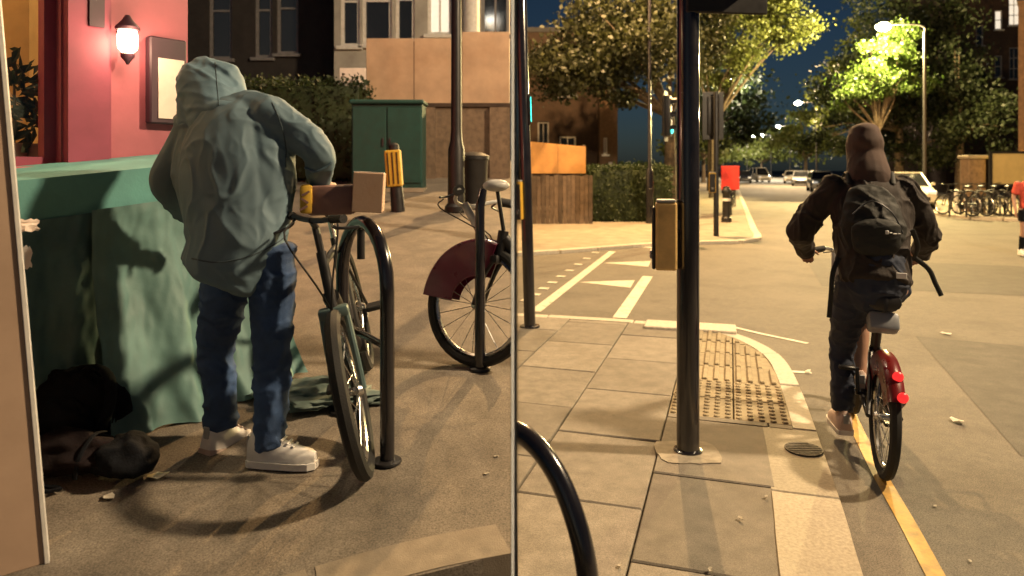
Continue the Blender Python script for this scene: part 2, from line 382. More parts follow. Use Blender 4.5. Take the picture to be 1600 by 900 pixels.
# ------------------------------------------------------------------ the setting
def sheet(name, poly, z, m, parent=None):
    n = len(poly); a = sum(poly[i][0] * poly[(i + 1) % n][1] - poly[(i + 1) % n][0] * poly[i][1] for i in range(n))
    if a < 0: poly = poly[::-1]
    b = MB(); b.add([(p[0], p[1], z(p[0], p[1]) if callable(z) else z) for p in poly], [tuple(range(n))])
    return b.build(name, m, parent, smooth=False)

tag(sheet('ground', [(-500, -200), (500, -200), (500, 900), (-500, 900)], -.12, M['ground']), kind='structure')
tag(sheet('road', [(.02, -12), (90, -12), (90, 260), (.02, 260)], ROADZ, M['road']), kind='structure')

def clip_convex(sub, clip):
    """Sutherland-Hodgman; clip is convex and counter-clockwise"""
    out = list(sub)
    for i in range(len(clip)):
        a, b = clip[i], clip[(i + 1) % len(clip)]
        inp, out = out, []
        if not inp: return []
        side = lambda p: (b[0] - a[0]) * (p[1] - a[1]) - (b[1] - a[1]) * (p[0] - a[0])
        for k in range(len(inp)):
            p, q = inp[k], inp[(k + 1) % len(inp)]
            sp, sq = side(p), side(q)
            if sp >= 0: out.append(p)
            if (sp >= 0) != (sq >= 0):
                t = sp / (sp - sq); out.append((p[0] + t * (q[0] - p[0]), p[1] + t * (q[1] - p[1])))
    return out

# near pavement on the right: outer edge of its kerb, from the camera round the corner into the side road
OUT = [(.20, -1.0), (.90, 1.25), (1.334, 2.67), (1.497, 3.17), (1.806, 4.18), (2.06, 5.06), (2.215, 5.75), (2.21, 6.25), (2.08, 6.68), (1.78, 6.98), (1.25, 7.2), (.6, 7.4), (.03, 7.56)]
OUT = [tuple(p) for p in smooth_pts(OUT, 3)]
def inset(P, d):
    out = []
    for i in range(len(P)):
        t = unit(Vector((P[min(i + 1, len(P) - 1)][0] - P[max(i - 1, 0)][0], P[min(i + 1, len(P) - 1)][1] - P[max(i - 1, 0)][1], 0)))
        nn = Vector((-t.y, t.x, 0)); out.append((max(.02, P[i][0] + nn.x * d), P[i][1] + nn.y * d))
    return out
def resample(P, step):
    P = [Vector((p[0], p[1], 0)) for p in P]; out = [P[0]]; acc = 0
    L = [0]
    for a, b in zip(P, P[1:]): L.append(L[-1] + (b - a).length)
    s = step
    while s < L[-1]:
        for i in range(len(L) - 1):
            if L[i] <= s <= L[i + 1]:
                t = (s - L[i]) / max(1e-9, L[i + 1] - L[i]); out.append(P[i].lerp(P[i + 1], t)); break
        s += step
    out.append(P[-1]); return [(p.x, p.y) for p in out]
OUTF = resample(OUT, .1)
INW = inset(OUTF, .305); INT = inset(OUTF, .13)
INN = [b_ if a_[1] > 4.22 else c_ for a_, b_, c_ in zip(OUTF, INT, INW)]
IWI = [k for k in range(len(OUTF)) if OUTF[k][1] <= 4.22][-1]
pave = tag(bpy.data.objects.new('pavement', None), kind='structure'); COL.objects.link(pave)
b = MB(); b.prism([(.02, -1.0)] + OUTF[1:-1] + [(.02, 7.5)], -.30, -.035); b.build('joint_bed', M['joint'], pave, smooth=False)
kerb = tag(bpy.data.objects.new('kerb', None), kind='structure'); COL.objects.link(kerb)
# kerb stones
i = 0; step = 9; rk = random.Random(3)
while i < len(OUTF) - 1:
    j = min(i + step, len(OUTF) - 1); y = OUTF[i][1]
    if i <= IWI < j: j = IWI if i < IWI else j
    wide = i < IWI
    if j - i < 1: break
    sub_o = OUTF[i:j + 1]; sub_i = (INW if wide else INT)[i:j + 1]
    g = .006
    so = [Vector((p[0], p[1], 0)) for p in sub_o]; si = [Vector((p[0], p[1], 0)) for p in sub_i]
    d0 = unit(so[1] - so[0]) * g; d1 = unit(so[-1] - so[-2]) * g
    so[0] += d0; si[0] += d0; so[-1] -= d1; si[-1] -= d1
    poly = [(p.x, p.y) for p in so] + [(p.x, p.y) for p in reversed(si)]
    ht = rk.uniform(-.003, .003)
    mb = MB(); mb.prism(poly, -.12, ht - .006)
    # chamfered top
    c = Vector((sum(p[0] for p in poly) / len(poly), sum(p[1] for p in poly) / len(poly), 0))
    top = [(p[0] + (c.x - p[0]) * .02, p[1] + (c.y - p[1]) * .02) for p in poly]
    mb2 = MB(); n_ = len(poly)
    a_ = sum(poly[k][0] * poly[(k + 1) % n_][1] - poly[(k + 1) % n_][0] * poly[k][1] for k in range(n_))
    if a_ < 0: poly = poly[::-1]; top = top[::-1]
    vs = [(p[0], p[1], -.12) for p in poly] + [(p[0], p[1], ht - .007) for p in poly] + [(p[0], p[1], ht) for p in top]
    fs = [tuple(range(2 * n_, 3 * n_))] + [(k, (k + 1) % n_, n_ + (k + 1) % n_, n_ + k) for k in range(n_)] + [(n_ + k, n_ + (k + 1) % n_, 2 * n_ + (k + 1) % n_, 2 * n_ + k) for k in range(n_)]
    mb2.add(vs, fs)
    corner = not wide
    mb2.build('kerb_stone', M['palekerb'] if corner else M['kerb'], kerb, smooth=False)
    i = j
# slabs clipped to the convex inside
hull = [(.02, -1.0)] + [p for p in INN if p[1] < 7.42 and p[0] > .03] + [(.02, 7.35)]
hb = bmesh.new(); vv = [hb.verts.new((p[0], p[1], 0)) for p in hull]; res = bmesh.ops.convex_hull(hb, input=vv)
pts_ = sorted({(round(q.co.x, 5), round(q.co.y, 5)) for q in hb.verts if q.is_valid and q.link_edges}); hb.free()
def chull(P):
    P = sorted(P)
    def half(Q):
        o = []
        for p in Q:
            while len(o) > 1 and (o[-1][0] - o[-2][0]) * (p[1] - o[-2][1]) - (o[-1][1] - o[-2][1]) * (p[0] - o[-2][0]) <= 0: o.pop()
            o.append(p)
        return o
    a = half(P); c = half(P[::-1]); return a[:-1] + c[:-1]
HULL = chull(hull)
HULLW = chull([(.02, -1.0)] + [p for p in INW if p[1] < 7.3 and p[0] > .03] + [(.02, 7.2)])
def slab(name, s0, s1, b0, b1, zone):
    g = .004
    q = [ST(s, bb) for s, bb in ((s0 + g, b0 + g), (s0 + g, b1 - g), (s1 - g, b1 - g), (s1 - g, b0 + g))]
    poly = clip_convex([(p.x, p.y) for p in q], HULL if s0 > 4.4 else HULLW)
    if len(poly) < 3: return
    a = .5 * abs(sum(poly[k][0] * poly[(k + 1) % len(poly)][1] - poly[(k + 1) % len(poly)][0] * poly[k][1] for k in range(len(poly))))
    if a < .004: return
    n_ = len(poly); a_ = sum(poly[k][0] * poly[(k + 1) % n_][1] - poly[(k + 1) % n_][0] * poly[k][1] for k in range(n_))
    if a_ < 0: poly = poly[::-1]
    cx = sum(p[0] for p in poly) / n_; cy = sum(p[1] for p in poly) / n_
    t1, t2 = R.uniform(-.006, .006), R.uniform(-.006, .006); dz = R.uniform(-.004, .003)
    zz = lambda x, y: dz + t1 * (x - cx) + t2 * (y - cy) - .002
    ins = lambda p, k: (p[0] + (cx - p[0]) * k, p[1] + (cy - p[1]) * k)
    mb = MB()
    vs = [(p[0], p[1], -.05) for p in poly] + [(p[0], p[1], zz(*p) - .006) for p in poly] + [(*ins(p, .018), zz(*p)) for p in poly]
    fs = [tuple(range(2 * n_, 3 * n_))] + [(k, (k + 1) % n_, n_ + (k + 1) % n_, n_ + k) for k in range(n_)] + [(n_ + k, n_ + (k + 1) % n_, 2 * n_ + (k + 1) % n_, 2 * n_ + k) for k in range(n_)]
    mb.add(vs, fs)
    inside = lambda x, y: all(((HULL[(k + 1) % len(HULL)][0] - HULL[k][0]) * (y - HULL[k][1]) - (HULL[(k + 1) % len(HULL)][1] - HULL[k][1]) * (x - HULL[k][0])) > .022 * math.hypot(HULL[(k + 1) % len(HULL)][0] - HULL[k][0], HULL[(k + 1) % len(HULL)][1] - HULL[k][1]) for k in range(len(HULL)))
    if zone == 'blister':
        for u_ in range(6):
            for v_ in range(6):
                p = ST(s0 + (u_ + .5) * (s1 - s0) / 6, b0 + (v_ + .5) * (b1 - b0) / 6)
                if inside(p.x, p.y): mb.lathe([(.020, -.002), (.018, .006), (.010, .010)], (p.x, p.y, zz(p.x, p.y)), n=8)
    if zone == 'rib':
        for v_ in range(5):
            bb = b0 + (v_ + .5) * (b1 - b0) / 5
            ln = [ST(s0 + .02 + t * (s1 - s0 - .04) / 6, bb) for t in range(7)]; ln = [p for p in ln if inside(p.x, p.y)]
            if len(ln) > 1:
                p, q2 = ln[0], ln[-1]; c = (p + q2) / 2
                mb.box((c.x, c.y, zz(c.x, c.y) + .003), ((q2 - p).length, .036, .026), (0, 0, RZ_ST), bev=.006)
    mb.build('paving_slab' if zone == 'plain' else ('blister_slab' if zone == 'blister' else 'ribbed_slab'), M['slab'] if zone == 'plain' else M['tact'], pave, smooth=False)
T0, T1, T2, TB = 4.55, 5.35, 6.95, -.32
cols = [(TB + .3 - .63 * k - .63, TB + .3 - .63 * k) for k in range(7)]
cols = [(.22 - .60 * (k + 1), .22 - .60 * k) for k in range(8)] + [(.22, .82)]
for ci, (b0, b1) in enumerate(cols):
    s = -1.2 + (.43 if ci % 2 else 0) - .2
    while s < 8.4:
        s1 = s + .84
        # leave out the tactile block
        segs = [(s, s1)]
        if b1 > -.3:
            segs = [(max(s, a), min(s1, c)) for a, c in ((-9, T0), (T2, 99)) if min(s1, c) - max(s, a) > .05]
        for a, c in segs: slab('paving_slab', a, c, b0, b1, 'plain')
        s = s1
nb = 3
for k in range(nb):
    b0 = -.38 + .4 * k
    for (a, c, zone) in ((T0, T0 + .4, 'blister'), (T0 + .4, T1, 'blister'), (T1, T1 + .4, 'rib'), (T1 + .4, T1 + .8, 'rib'), (T1 + .8, T1 + 1.2, 'rib'), (T1 + 1.2, T2, 'rib')):
        slab('t', a, c, b0, b0 + .4, zone)
# pale raised block at the corner edge (dropped kerb transition)
pb = MB(); c = Vector((*GR(1078, 512), 0)); pb.box((c.x, c.y, .005), (.86, .32, .04), (0, 0, math.atan2(-.296, .955) + .02), bev=.012)
pb.build('kerb_block', M['palekerb'], kerb, smooth=False)

# mortar patch round the main post
b = MB(); pc = Vector((.955, 3.83, 0))
pp = []
rp_ = random.Random(12)
for k in range(22):
    a = 2 * math.pi * k / 22; rr = .17 * rp_.uniform(.97, 1.03) / max(abs(math.cos(a)), abs(math.sin(a))) ** .75
    pp.append((pc.x + rr * math.cos(a), pc.y + rr * .9 * math.sin(a)))
b.prism(pp, -.03, .006); b.build('mortar_patch', mat('mortar', (.31, .27, .21), .9, var=.25, scale=18, bump=.4, bscale=80), pave, smooth=False)
# dark ribbed disc laid on the kerb for a round dark mark
b = MB(); cc = Vector((*GR(1256, 702), 0)); b.lathe([(.10, -.02), (.10, .0045), (.097, .0055)], (cc.x, cc.y, 0), n=28)
for k in range(-3, 4): b.box((cc.x, cc.y + k * .024, .006), (2 * math.sqrt(.09 ** 2 - (k * .024) ** 2), .010, .004))
b.build('dark_disc', mat('dark_disc_mark', (.075, .062, .05), .75, .2, var=.35, scale=30, bump=.7, bscale=70), kerb, smooth=False)

# far pavement over the side road, with its pale kerb
FK = [(.03, 13.15), (.9, 13.55), (2.0, 14.25), (3.2, 14.95), (4.3, 15.25), (4.95, 15.35), (5.42, 15.8), (5.75, 16.7)]
FK = [tuple(p) for p in smooth_pts(FK, 3)]
e1 = ST(130, .51); FP = FK + [(e1.x, e1.y), (.03, 140)]
b = MB(); b.prism(FP, -.3, 0.0); tag(b.build('far_pavement', M['farpave'], smooth=False), kind='structure')
fkk = tag(bpy.data.objects.new('far_kerb', None), kind='structure'); COL.objects.link(fkk)
FKL = resample(FK + [tuple(ST(s, .51)[:2]) for s in range(19, 60, 3)], .9)
for p, q in zip(FKL, FKL[1:]):
    p = Vector((*p, 0)); q = Vector((*q, 0)); c = (p + q) / 2; d = q - p
    nn = Vector((d.y, -d.x, 0)).normalized(); c += nn * .07
    MB().box((c.x, c.y, -.045), (d.length - .012, .17, .11), (0, 0, math.atan2(d.y, d.x)), bev=.012).build('kerb_stone', M['palekerb'], fkk, smooth=False)
# right hand pavement
RK = [(40, 17.8), (24, 19.5), (17.5, 20.8), (15.6, 21.8), (14.75, 23.2), (15.0, 25.2)]
RK = [tuple(p) for p in smooth_pts(RK, 3)]
e2 = ST(140, 9.3); RP = RK + [tuple(ST(29, 9.3)[:2]), (e2.x, e2.y), (140, 130), (140, 17)]
b = MB(); b.prism(RP, -.3, .03); tag(b.build('right_pavement', M['farpave'], smooth=False), kind='structure')
rkk = tag(bpy.data.objects.new('right_kerb', None), kind='structure'); COL.objects.link(rkk)
RKL = resample(RK + [tuple(ST(s, 9.3)[:2]) for s in range(29, 70, 3)], .9)
for p, q in zip(RKL, RKL[1:]):
    p = Vector((*p, 0)); q = Vector((*q, 0)); c = (p + q) / 2; d = q - p
    nn = Vector((-d.y, d.x, 0)).normalized(); c += nn * .06
    MB().box((c.x, c.y, -.03), (d.length - .012, .17, .14), (0, 0, math.atan2(d.y, d.x)), bev=.012).build('kerb_stone', M['palekerb'], rkk, smooth=False)

# repaired patches and the darker mouth of the junction
def blob(cx, cy, rx, ry, rot, seed, n=26):
    rr = random.Random(seed); out = []
    for k in range(n):
        a = 2 * math.pi * k / n; q = rr.uniform(.86, 1.1); x_, y_ = rx * q * math.cos(a), ry * q * math.sin(a); out.append((cx + x_ * math.cos(rot) - y_ * math.sin(rot), cy + x_ * math.sin(rot) + y_ * math.cos(rot)))
    return out
for poly in ([tuple(ST(s_, b_)[:2]) for s_, b_ in ((4.6, 1.55), (4.5, 2.7), (7.4, 2.95), (7.6, 1.7))], [tuple(ST(s_, b_)[:2]) for s_, b_ in ((2.5, 1.9), (2.45, 5.5), (3.15, 5.5), (3.2, 1.95))], [tuple(ST(s_, b_)[:2]) for s_, b_ in ((10.5, 1.2), (10.4, 4.4), (13.6, 4.6), (13.8, 1.3))]):
    tag(sheet('road_patch', poly, ROADZ + .0025, M['patch']), kind='structure')
# road markings
mk = tag(bpy.data.objects.new('road_marking', None), kind='structure'); COL.objects.link(mk)
MZ = ROADZ + .004
def strip(name, pts, wd, m):
    P = [Vector((p[0], p[1], 0)) for p in pts]; L = []; Q = []
    for i in range(len(P)):
        t = unit(P[min(i + 1, len(P) - 1)] - P[max(i - 1, 0)]); nn = Vector((-t.y, t.x, 0))
        L.append(P[i] + nn * wd / 2); Q.append(P[i] - nn * wd / 2)
    b = MB(); n = len(P); b.add([(p.x, p.y, MZ) for p in Q + L], [(i, i + 1, n + i + 1, n + i) for i in range(n - 1)])
    return b.build(name, m, mk, smooth=False)
GRr = lambda x, y: GR(x, y, ROADZ)
strip('yellow_line', [GRr(1475, 925), GRr(1420, 822), GRr(1376, 745), GRr(1343, 680), GRr(1325, 640)], .075, M['yellow_paint'])
strip('white_line', [GRr(836, 487), GRr(957, 393)], .13, M['white_paint'])
strip('white_line', [GRr(968, 497), GRr(1012, 432)], .15, M['white_paint'])
for (a, c1, c2) in (((905, 441), (992, 438), (985, 450)), ((942, 411), (1017, 408), (1013, 417)), ((982, 385), (1022, 383), (1022, 388.5))):
    sheet('triangle_marking', [GRr(*a), GRr(*c1), GRr(*c2)], MZ, M['white_paint'], mk)
for k in range(9):   # studs beside the long line
    t = k / 8; p = GRr(838 + (940 - 838) * t, 470 + (395 - 470) * t)
    MB().box((p[0] - .12, p[1], MZ + .002), (.13, .13, .006), (0, 0, RZ_ST)).build('stud', M['white_paint'], mk, smooth=False)
strip('white_line', [GRr(1140, 510), GRr(1190, 522), GRr(1262, 537)], .05, M['white_paint'])
strip('white_line', [GRr(1238, 581), GRr(1268, 583)], .05, M['white_paint'])

# left hand pavement, climbing away
LC = [(-.001, 2.33), (-.2, 2.25), (-.45, 2.16), (-.75, 2.04), (-1.05, 1.85), (-1.3, 1.4), (-1.4, -1)]
LC = [tuple(p) for p in smooth_pts(LC, 3)]
b = MB()
lp = [(-.001, 14)] + LC + [(-14, -1), (-14, 14)]
b.prism(lp, lambda x, y: -.4, lambda x, y: zl(y))
b.prism([(-.001, 14), (-14, 14), (-14, 60), (-.001, 60)], -.4, zl(14))
lpv = tag(b.build('left_pavement', M['lpave'], smooth=False), kind='structure')
b = MB(); b.prism([(-.001, -1), (-.001, 2.6), (-1.5, 2.6), (-1.5, -1)], -.4, lambda x, y: zl(y) - .11); tag(b.build('gutter', M['lroad'], smooth=False), kind='structure')
lk = tag(bpy.data.objects.new('left_kerb', None), kind='structure'); COL.objects.link(lk)
LKL = resample(LC, .62)
for p, q in zip(LKL, LKL[1:]):
    ts = [Vector((p[0] + (q[0] - p[0]) * t / 5, p[1] + (q[1] - p[1]) * t / 5 + .02 * math.sin(math.pi * t / 5), 0)) for t in range(6)]
    d = unit(ts[-1] - ts[0]); nn = Vector((-d.y, d.x, 0))
    if nn.y > 0: nn = -nn
    ts[0] += d * .004; ts[-1] -= d * .004
    o1 = [t - nn * .15 for t in ts]; o2 = [t + nn * .012 for t in ts]
    poly = [(max(-9, min(-.001, t.x)), t.y) for t in o1] + [(max(-9, min(-.001, t.x)), t.y) for t in reversed(o2)]
    MB().prism(poly, lambda x, y: zl(y) - .2, lambda x, y: zl(y) + .003).build('kerb_stone', M['lkerb'], lk, smooth=False)
# ------------------------------------------------------------------ buildings
def wall_grid(mb, W, H, T, holes, x0=0.0, z0=0.0, y0=0.0):
    """wall along local x with real openings; holes = (x0,x1,z0,z1)"""
    xs = sorted({x0, x0 + W, *[h[0] for h in holes], *[h[1] for h in holes]}); zs = sorted({z0, z0 + H, *[h[2] for h in holes], *[h[3] for h in holes]})
    for i in range(len(xs) - 1):
        for j in range(len(zs) - 1):
            cx = (xs[i] + xs[i + 1]) / 2; cz = (zs[j] + zs[j + 1]) / 2
            if any(h[0] < cx < h[1] and h[2] < cz < h[3] for h in holes): continue
            mb.box((cx, y0 + T / 2, cz), (xs[i + 1] - xs[i], T, zs[j + 1] - zs[j]))
    return mb

def window(parent, x0, x1, z0, z1, y=.10, fw=.07, bars=(1, 1), fm='frame_white', gm='glass_dark', sill=True, nm='window'):
    """window frame with bars, pane and sill in the opening of a local-x wall"""
    mb = MB(); cx, cz = (x0 + x1) / 2, (z0 + z1) / 2
    mb.box((x0 + fw / 2, y, cz), (fw, .07, z1 - z0)); mb.box((x1 - fw / 2, y, cz), (fw, .07, z1 - z0))
    mb.box((cx, y, z0 + fw / 2), (x1 - x0 - 2 * fw, .068, fw)); mb.box((cx, y, z1 - fw / 2), (x1 - x0 - 2 * fw, .068, fw))
    for k in range(1, bars[0]): mb.box((x0 + (x1 - x0) * k / bars[0], y, cz), (fw * .6, .05, z1 - z0 - 2 * fw))
    for k in range(1, bars[1]): mb.box((cx, y - .004, z0 + (z1 - z0) * k / bars[1]), (x1 - x0 - 2 * fw, .052, fw * .7))
    o = mb.build(nm, M[fm], parent, smooth=False)
    MB().box((cx, y + .012, cz), (x1 - x0 - fw, .012, z1 - z0 - fw)).build('pane', M[gm], o, smooth=False)
    if sill: MB().box((cx, y - .11, z0 - .045), (x1 - x0 + .16, .2, .08), bev=.008).build('sill', M[fm], o, smooth=False)
    return o

def house(name, label, loc, rz, W, H, D, wins, wallm, roof='gable', cat='house', group=None, side=None, eave=.25):
    t = thing(name, label, cat, loc, rz, group)
    wl = MB(); wall_grid(wl, W, H, .25, [w_[:4] for w_ in wins])
    wl.box((.125, D / 2 + .126, H / 2), (.25, D - .252, H)); wl.box((W - .125, D / 2 + .126, H / 2), (.25, D - .252, H)); wl.box((W / 2, D - .125, H / 2), (W - .5, .25, H))
    wl.build('wall', M[wallm], t, smooth=False)
    MB().box((W / 2, .8, H / 2), (W - .52, .04, H - .1)).build('inner_screen', M['divider_dark'], t, smooth=False)
    for w_ in wins: window(t, *w_[:4], **(w_[4] if len(w_) > 4 else {}))
    if roof == 'gable':
        rf = MB(); rf.add([(-eave, -eave, H - .02), (W + eave, -eave, H - .02), (W + eave, D + eave, H - .02), (-eave, D + eave, H - .02), (-eave, D / 2, H + D * .32), (W + eave, D / 2, H + D * .32)],
                          [(0, 1, 5, 4), (2, 3, 4, 5), (0, 4, 3), (1, 2, 5), (3, 2, 1, 0)])
        r_ = rf.build('roof', M['slate'], t, smooth=False)
        MB().box((W * .2, D / 2, H + D * .32 + .3), (.9, .6, 1.4)).build('chimney', M['brick_dark'], r_, smooth=False)
    else:
        MB().box((W / 2, D / 2, H + .1), (W + .1, D + .1, .2)).build('roof', M['slate'], t, smooth=False)
    return t

# --- pink shop front on the left
FA = Vector((-2.6, 3.2, 0)); FD = Vector((.573, .8196, 0)); FN = Vector((.8196, -.573, 0))
FRZ = math.atan2(FD.y, FD.x)
shop = thing('shop_front', 'pink painted shop front with a lit window above the green tarpaulin', 'shop', (FA.x - FD.x * 2, FA.y - FD.y * 2, zl(3.2) - .25), FRZ)
zb = zl(3.2) - .25          # local z = world z - zb ; local x = t + 2 ; local -y faces the street
sw = MB(); ws = (.35, 2.5, 1.55 - zb, 3.7 - zb); wall_grid(sw, 3.185, 4.2, .22, [ws]); sw.box((3.185 - .11, 2.2, 2.1), (.22, 3.9, 4.2)); sw.build('wall', M['pink'], shop, smooth=False)
# deep plum pilaster with a raised dark strip drawn as a slot
pl = MB(); pl.box((2.61, -.03, 2.1), (.20, .06, 4.2)); pl.box((2.71, -.02, 2.1), (.04, .04, 4.1)); pl.build('pilaster', M['plum'], shop, smooth=False)
MB().box((2.645, -.065, 3.03 + .35), (.075, .012, 2.45)).build('dark_strip', M['plum_dark'], shop, smooth=False)
wn = window(shop, *ws, y=.09, fw=.055, bars=(1, 1), fm='plum', gm='pane', sill=False, nm='shop_window')
MB().box((1.42, -.05, ws[2] - .02), (2.3, .14, .05), bev=.008).build('sill', M['pink'], wn, smooth=False)
rm = MB(); rm.box((1.42, 1.35, 2.1), (3.0, .05, 4.2)); rm.box((-.05, .8, 2.1), (.05, 1.1, 4.2)); rm.box((2.88, .8, 2.1), (.05, 1.1, 4.2)); rm.box((1.42, .8, ws[2] - .03), (2.9, 1.1, .04)); rm.box((1.42, .8, 3.9), (2.9, 1.1, .04))
rm.build('window_back', M['shop_glow'], shop, smooth=False)
ld = bpy.data.lights.new('shop_light', 'AREA'); ld.shape = 'RECTANGLE'; ld.size = 1.8; ld.size_y = .4; ld.energy = 26; ld.color = (1, .78, .42)
lo = bpy.data.objects.new('shop_light', ld); COL.objects.link(lo); lo.parent = shop; lo.location = (1.5, .85, 3.84)
# menu case with paper
mc = MB(); mx0, mx1, mz0, mz1 = 2.93, 3.145, 1.80 - zb, 2.29 - zb
mc.box(((mx0 + mx1) / 2, -.03, (mz0 + mz1) / 2), (mx1 - mx0, .06, mz1 - mz0), bev=.008); o = mc.build('menu_case', M['plum_dark'], shop, smooth=False)
MB().box(((mx0 + mx1) / 2 + .012, -.064, (mz0 + mz1) / 2 - .045), (.15, .006, .34)).build('menu_paper', M['paper'], o, smooth=False)
# wall lamp: bracket, cap, glass, finial
lt = thing('wall_lamp', 'small glowing wall lantern on the pink shop front', 'lamp', FA + FD * .786 + FN * .10 + Vector((0, 0, 2.22)), FRZ)
MB().tube([(0, .10, .06), (0, .04, .10), (0, 0, .09)], .012, 8).build('bracket', M['plum_dark'], lt)
MB().lathe([(.012, .15), (.03, .12), (.062, .085), (.058, .07)], n=16).build('cap', M['plum_dark'], lt)
MB().lathe([(.03, -.05), (.048, -.03), (.052, .03), (.046, .066)], n=16).build('glass', M['lamp_wall'], lt)
MB().lathe([(.036, -.058), (.034, -.075), (.014, -.10), (.006, -.115)], n=14).build('base_cup', M['plum_dark'], lt)
ld = bpy.data.lights.new('wall_lamp_light', 'POINT'); ld.energy = 5; ld.color = (1, .62, .38); ld.shadow_soft_size = .06
lo = bpy.data.objects.new('wall_lamp_light', ld); COL.objects.link(lo); lo.parent = lt; lo.location = (0, -.1, 0)
# plants in the window
def leaves(mb, c, n, r, size, rg, up=.3):
    for _ in range(n):
        d = unit((rg.gauss(0, 1), rg.gauss(0, 1), rg.gauss(up, .8))); p = Vector(c) + Vector((d.x * r[0], d.y * r[1], d.z * r[2])) * rg.uniform(.3, 1)
        t = unit(d + Vector((rg.gauss(0, .6), rg.gauss(0, .6), rg.gauss(0, .6)))); s_ = unit(t.cross(Vector((rg.gauss(0, 1), rg.gauss(0, 1), rg.gauss(0, 1))))); L = size * rg.uniform(.6, 1.3)
        nn = t.cross(s_)
        mb.add([p, p + t * L * .5 + s_ * L * .22 + nn * L * .06, p + t * L, p + t * L * .5 - s_ * L * .22 + nn * L * .06], [(0, 1, 2), (0, 2, 3)])
def fp(px, py, back=0.0):      # point on the shop front plane (optionally behind it) seen at a pixel
    k = (px - 800) / F; O = FA - FN * back
    t = (k * O.y - O.x) / (FD.x - k * FD.y); q = O + FD * t
    return Vector((q.x, q.y, EYE - (py - HY) / F * q.y))
rg = random.Random(5)
for nm_, lab, a, bq, n_ in (('potted_plant', 'tall dark leafy plant at the left side of the lit shop window', (12, 85), (20, 250), 90), ('potted_plant', 'low spreading potted plant at the right of the lit shop window', (62, 150), (62, 250), 80)):
    base = fp(*bq, back=.35); top = fp(*a, back=.35); base.z = ws[2] + zb
    t = thing(nm_, lab, 'plant', base, 0)
    MB().lathe([(.05, 0), (.075, .12), (.08, .13), (.07, .13), (.06, .11)], n=16).build('pot', M['pot'], t)
    MB().tube([(0, 0, .1), (.01, 0, .25), (0, .01, (top.z - base.z) * .8)], [.012, .01, .006], 6).build('stem', M['bark'], t)
    mb = MB(); h = top.z - base.z
    leaves(mb, (0, 0, h * .62), n_, (.15 if n_ == 90 else .17, .12, h * .42), .12, rg); mb.build('foliage', M['leaf_dark'], t, smooth=False)

# --- dark terraced house and pale bay-fronted house behind
hz = zl(14)
def hx(px, Y): return (px - 800) / F * Y
def hzz(py, Y): return EYE + (HY - py) / F * Y - hz
Y1 = 17.0
x0 = hx(250, Y1)
def hw(pa, pb, ya, yb, Y, **k): return (hx(pa, Y) - HX0, hx(pb, Y) - HX0, hzz(yb, Y), hzz(ya, Y), k)
HX0 = x0
house('terraced_house', 'dark terraced house with grey sash windows behind the hooded person', (x0, Y1, hz), 0, hx(520, Y1) - x0, 7.5, 7,
      [hw(326, 362, -60, 92, Y1, bars=(1, 2), fm='frame_grey'), hw(398, 425, -60, 90, Y1, bars=(1, 2), fm='frame_grey'), hw(432, 466, -60, 84, Y1, bars=(1, 2), fm='frame_grey')], 'render_dark')
Y2 = 15.6; HX0 = hx(522, Y2)
house('bay_house', 'pale stucco house with white framed windows above the plywood hoarding', (HX0, Y2, hz), 0, -.06 - HX0, 7.0, 7,
      [hw(532, 562, -70, 72, Y2, bars=(1, 2), fm='frame_white'), hw(566, 612, -70, 70, Y2, bars=(1, 2), fm='frame_white'), hw(618, 648, -70, 66, Y2, bars=(1, 2), fm='frame_white'),
       hw(668, 706, -70, 54, Y2, bars=(2, 2), fm='frame_white', gm='glass_lit'), hw(752, 796, -70, 54, Y2, bars=(2, 2), fm='frame_grey')], 'render_pale')
# pale pilaster strips of the bay
t = thing('porch_column', 'tall pale porch column beside the black lamp post', 'column', (hx(737, 15.2), 15.2, hz))
MB().lathe([(.24, 0), (.24, .2), (.18, .24), (.17, 4.2), (.22, 4.25), (.25, 4.45)], n=20).build('shaft', M['frame_white'], t)

# --- plywood hoarding on a brick garden wall
Y3 = 11.5; z3 = zl(Y3)
wx0, wx1 = hx(655, Y3), -.03
t = thing('garden_wall', 'low brown brick garden wall under the left plywood hoarding', 'wall', (wx0, Y3, z3 - .05))
wtop = EYE + (HY - 163) / F * Y3 - z3
MB().box(((wx1 - wx0) / 2, .12, wtop / 2), (wx1 - wx0, .24, wtop)).build('brickwork', M['brick_wall'], t, smooth=False)
MB().box(((wx1 - wx0) / 2, .12, wtop + .035), (wx1 - wx0 + .02, .32, .07), bev=.012).build('coping', M['brick_dark'], t, smooth=False)
for k in range(2): MB().box((.12 + k * (wx1 - wx0 - .3), -.05, wtop / 2), (.3, .1, wtop - .01)).build('pier', M['brick_wall'], t, smooth=False)
hxa = hx(572, Y3 + .35); hb0 = EYE + (HY - 162) / F * (Y3 + .35); hb1 = EYE + (HY - 60) / F * (Y3 + .35)
t = thing('plywood_hoarding', 'bare plywood sheets boarding above the brown brick garden wall', 'hoarding', (hxa, Y3 + .35, z3))
pw = (-.04 - hxa) / 3
for k in range(3): MB().box((pw * (k + .5), 0, (hb0 + hb1) / 2 - z3 + (.06 if k == 2 else 0)), (pw - .012, .02, hb1 - hb0 + (.10 if k == 2 else 0)), bev=.003).build('plywood_sheet', M['plywood_l'], t, smooth=False)
for k in range(4): MB().box((.06 + (pw * 3 - .12) * k / 3, .05, (hb1 - z3) / 2), (.07, .07, hb1 - z3 - .1)).build('timber_post', M['fence'], t, smooth=False)
MB().box((hx(541, 11.0) - hxa, -.4, EYE + (HY - 112) / F * 11.0 - z3), (.42, .04, .24), bev=.004).build('notice_board', M['paper'], t, smooth=False)
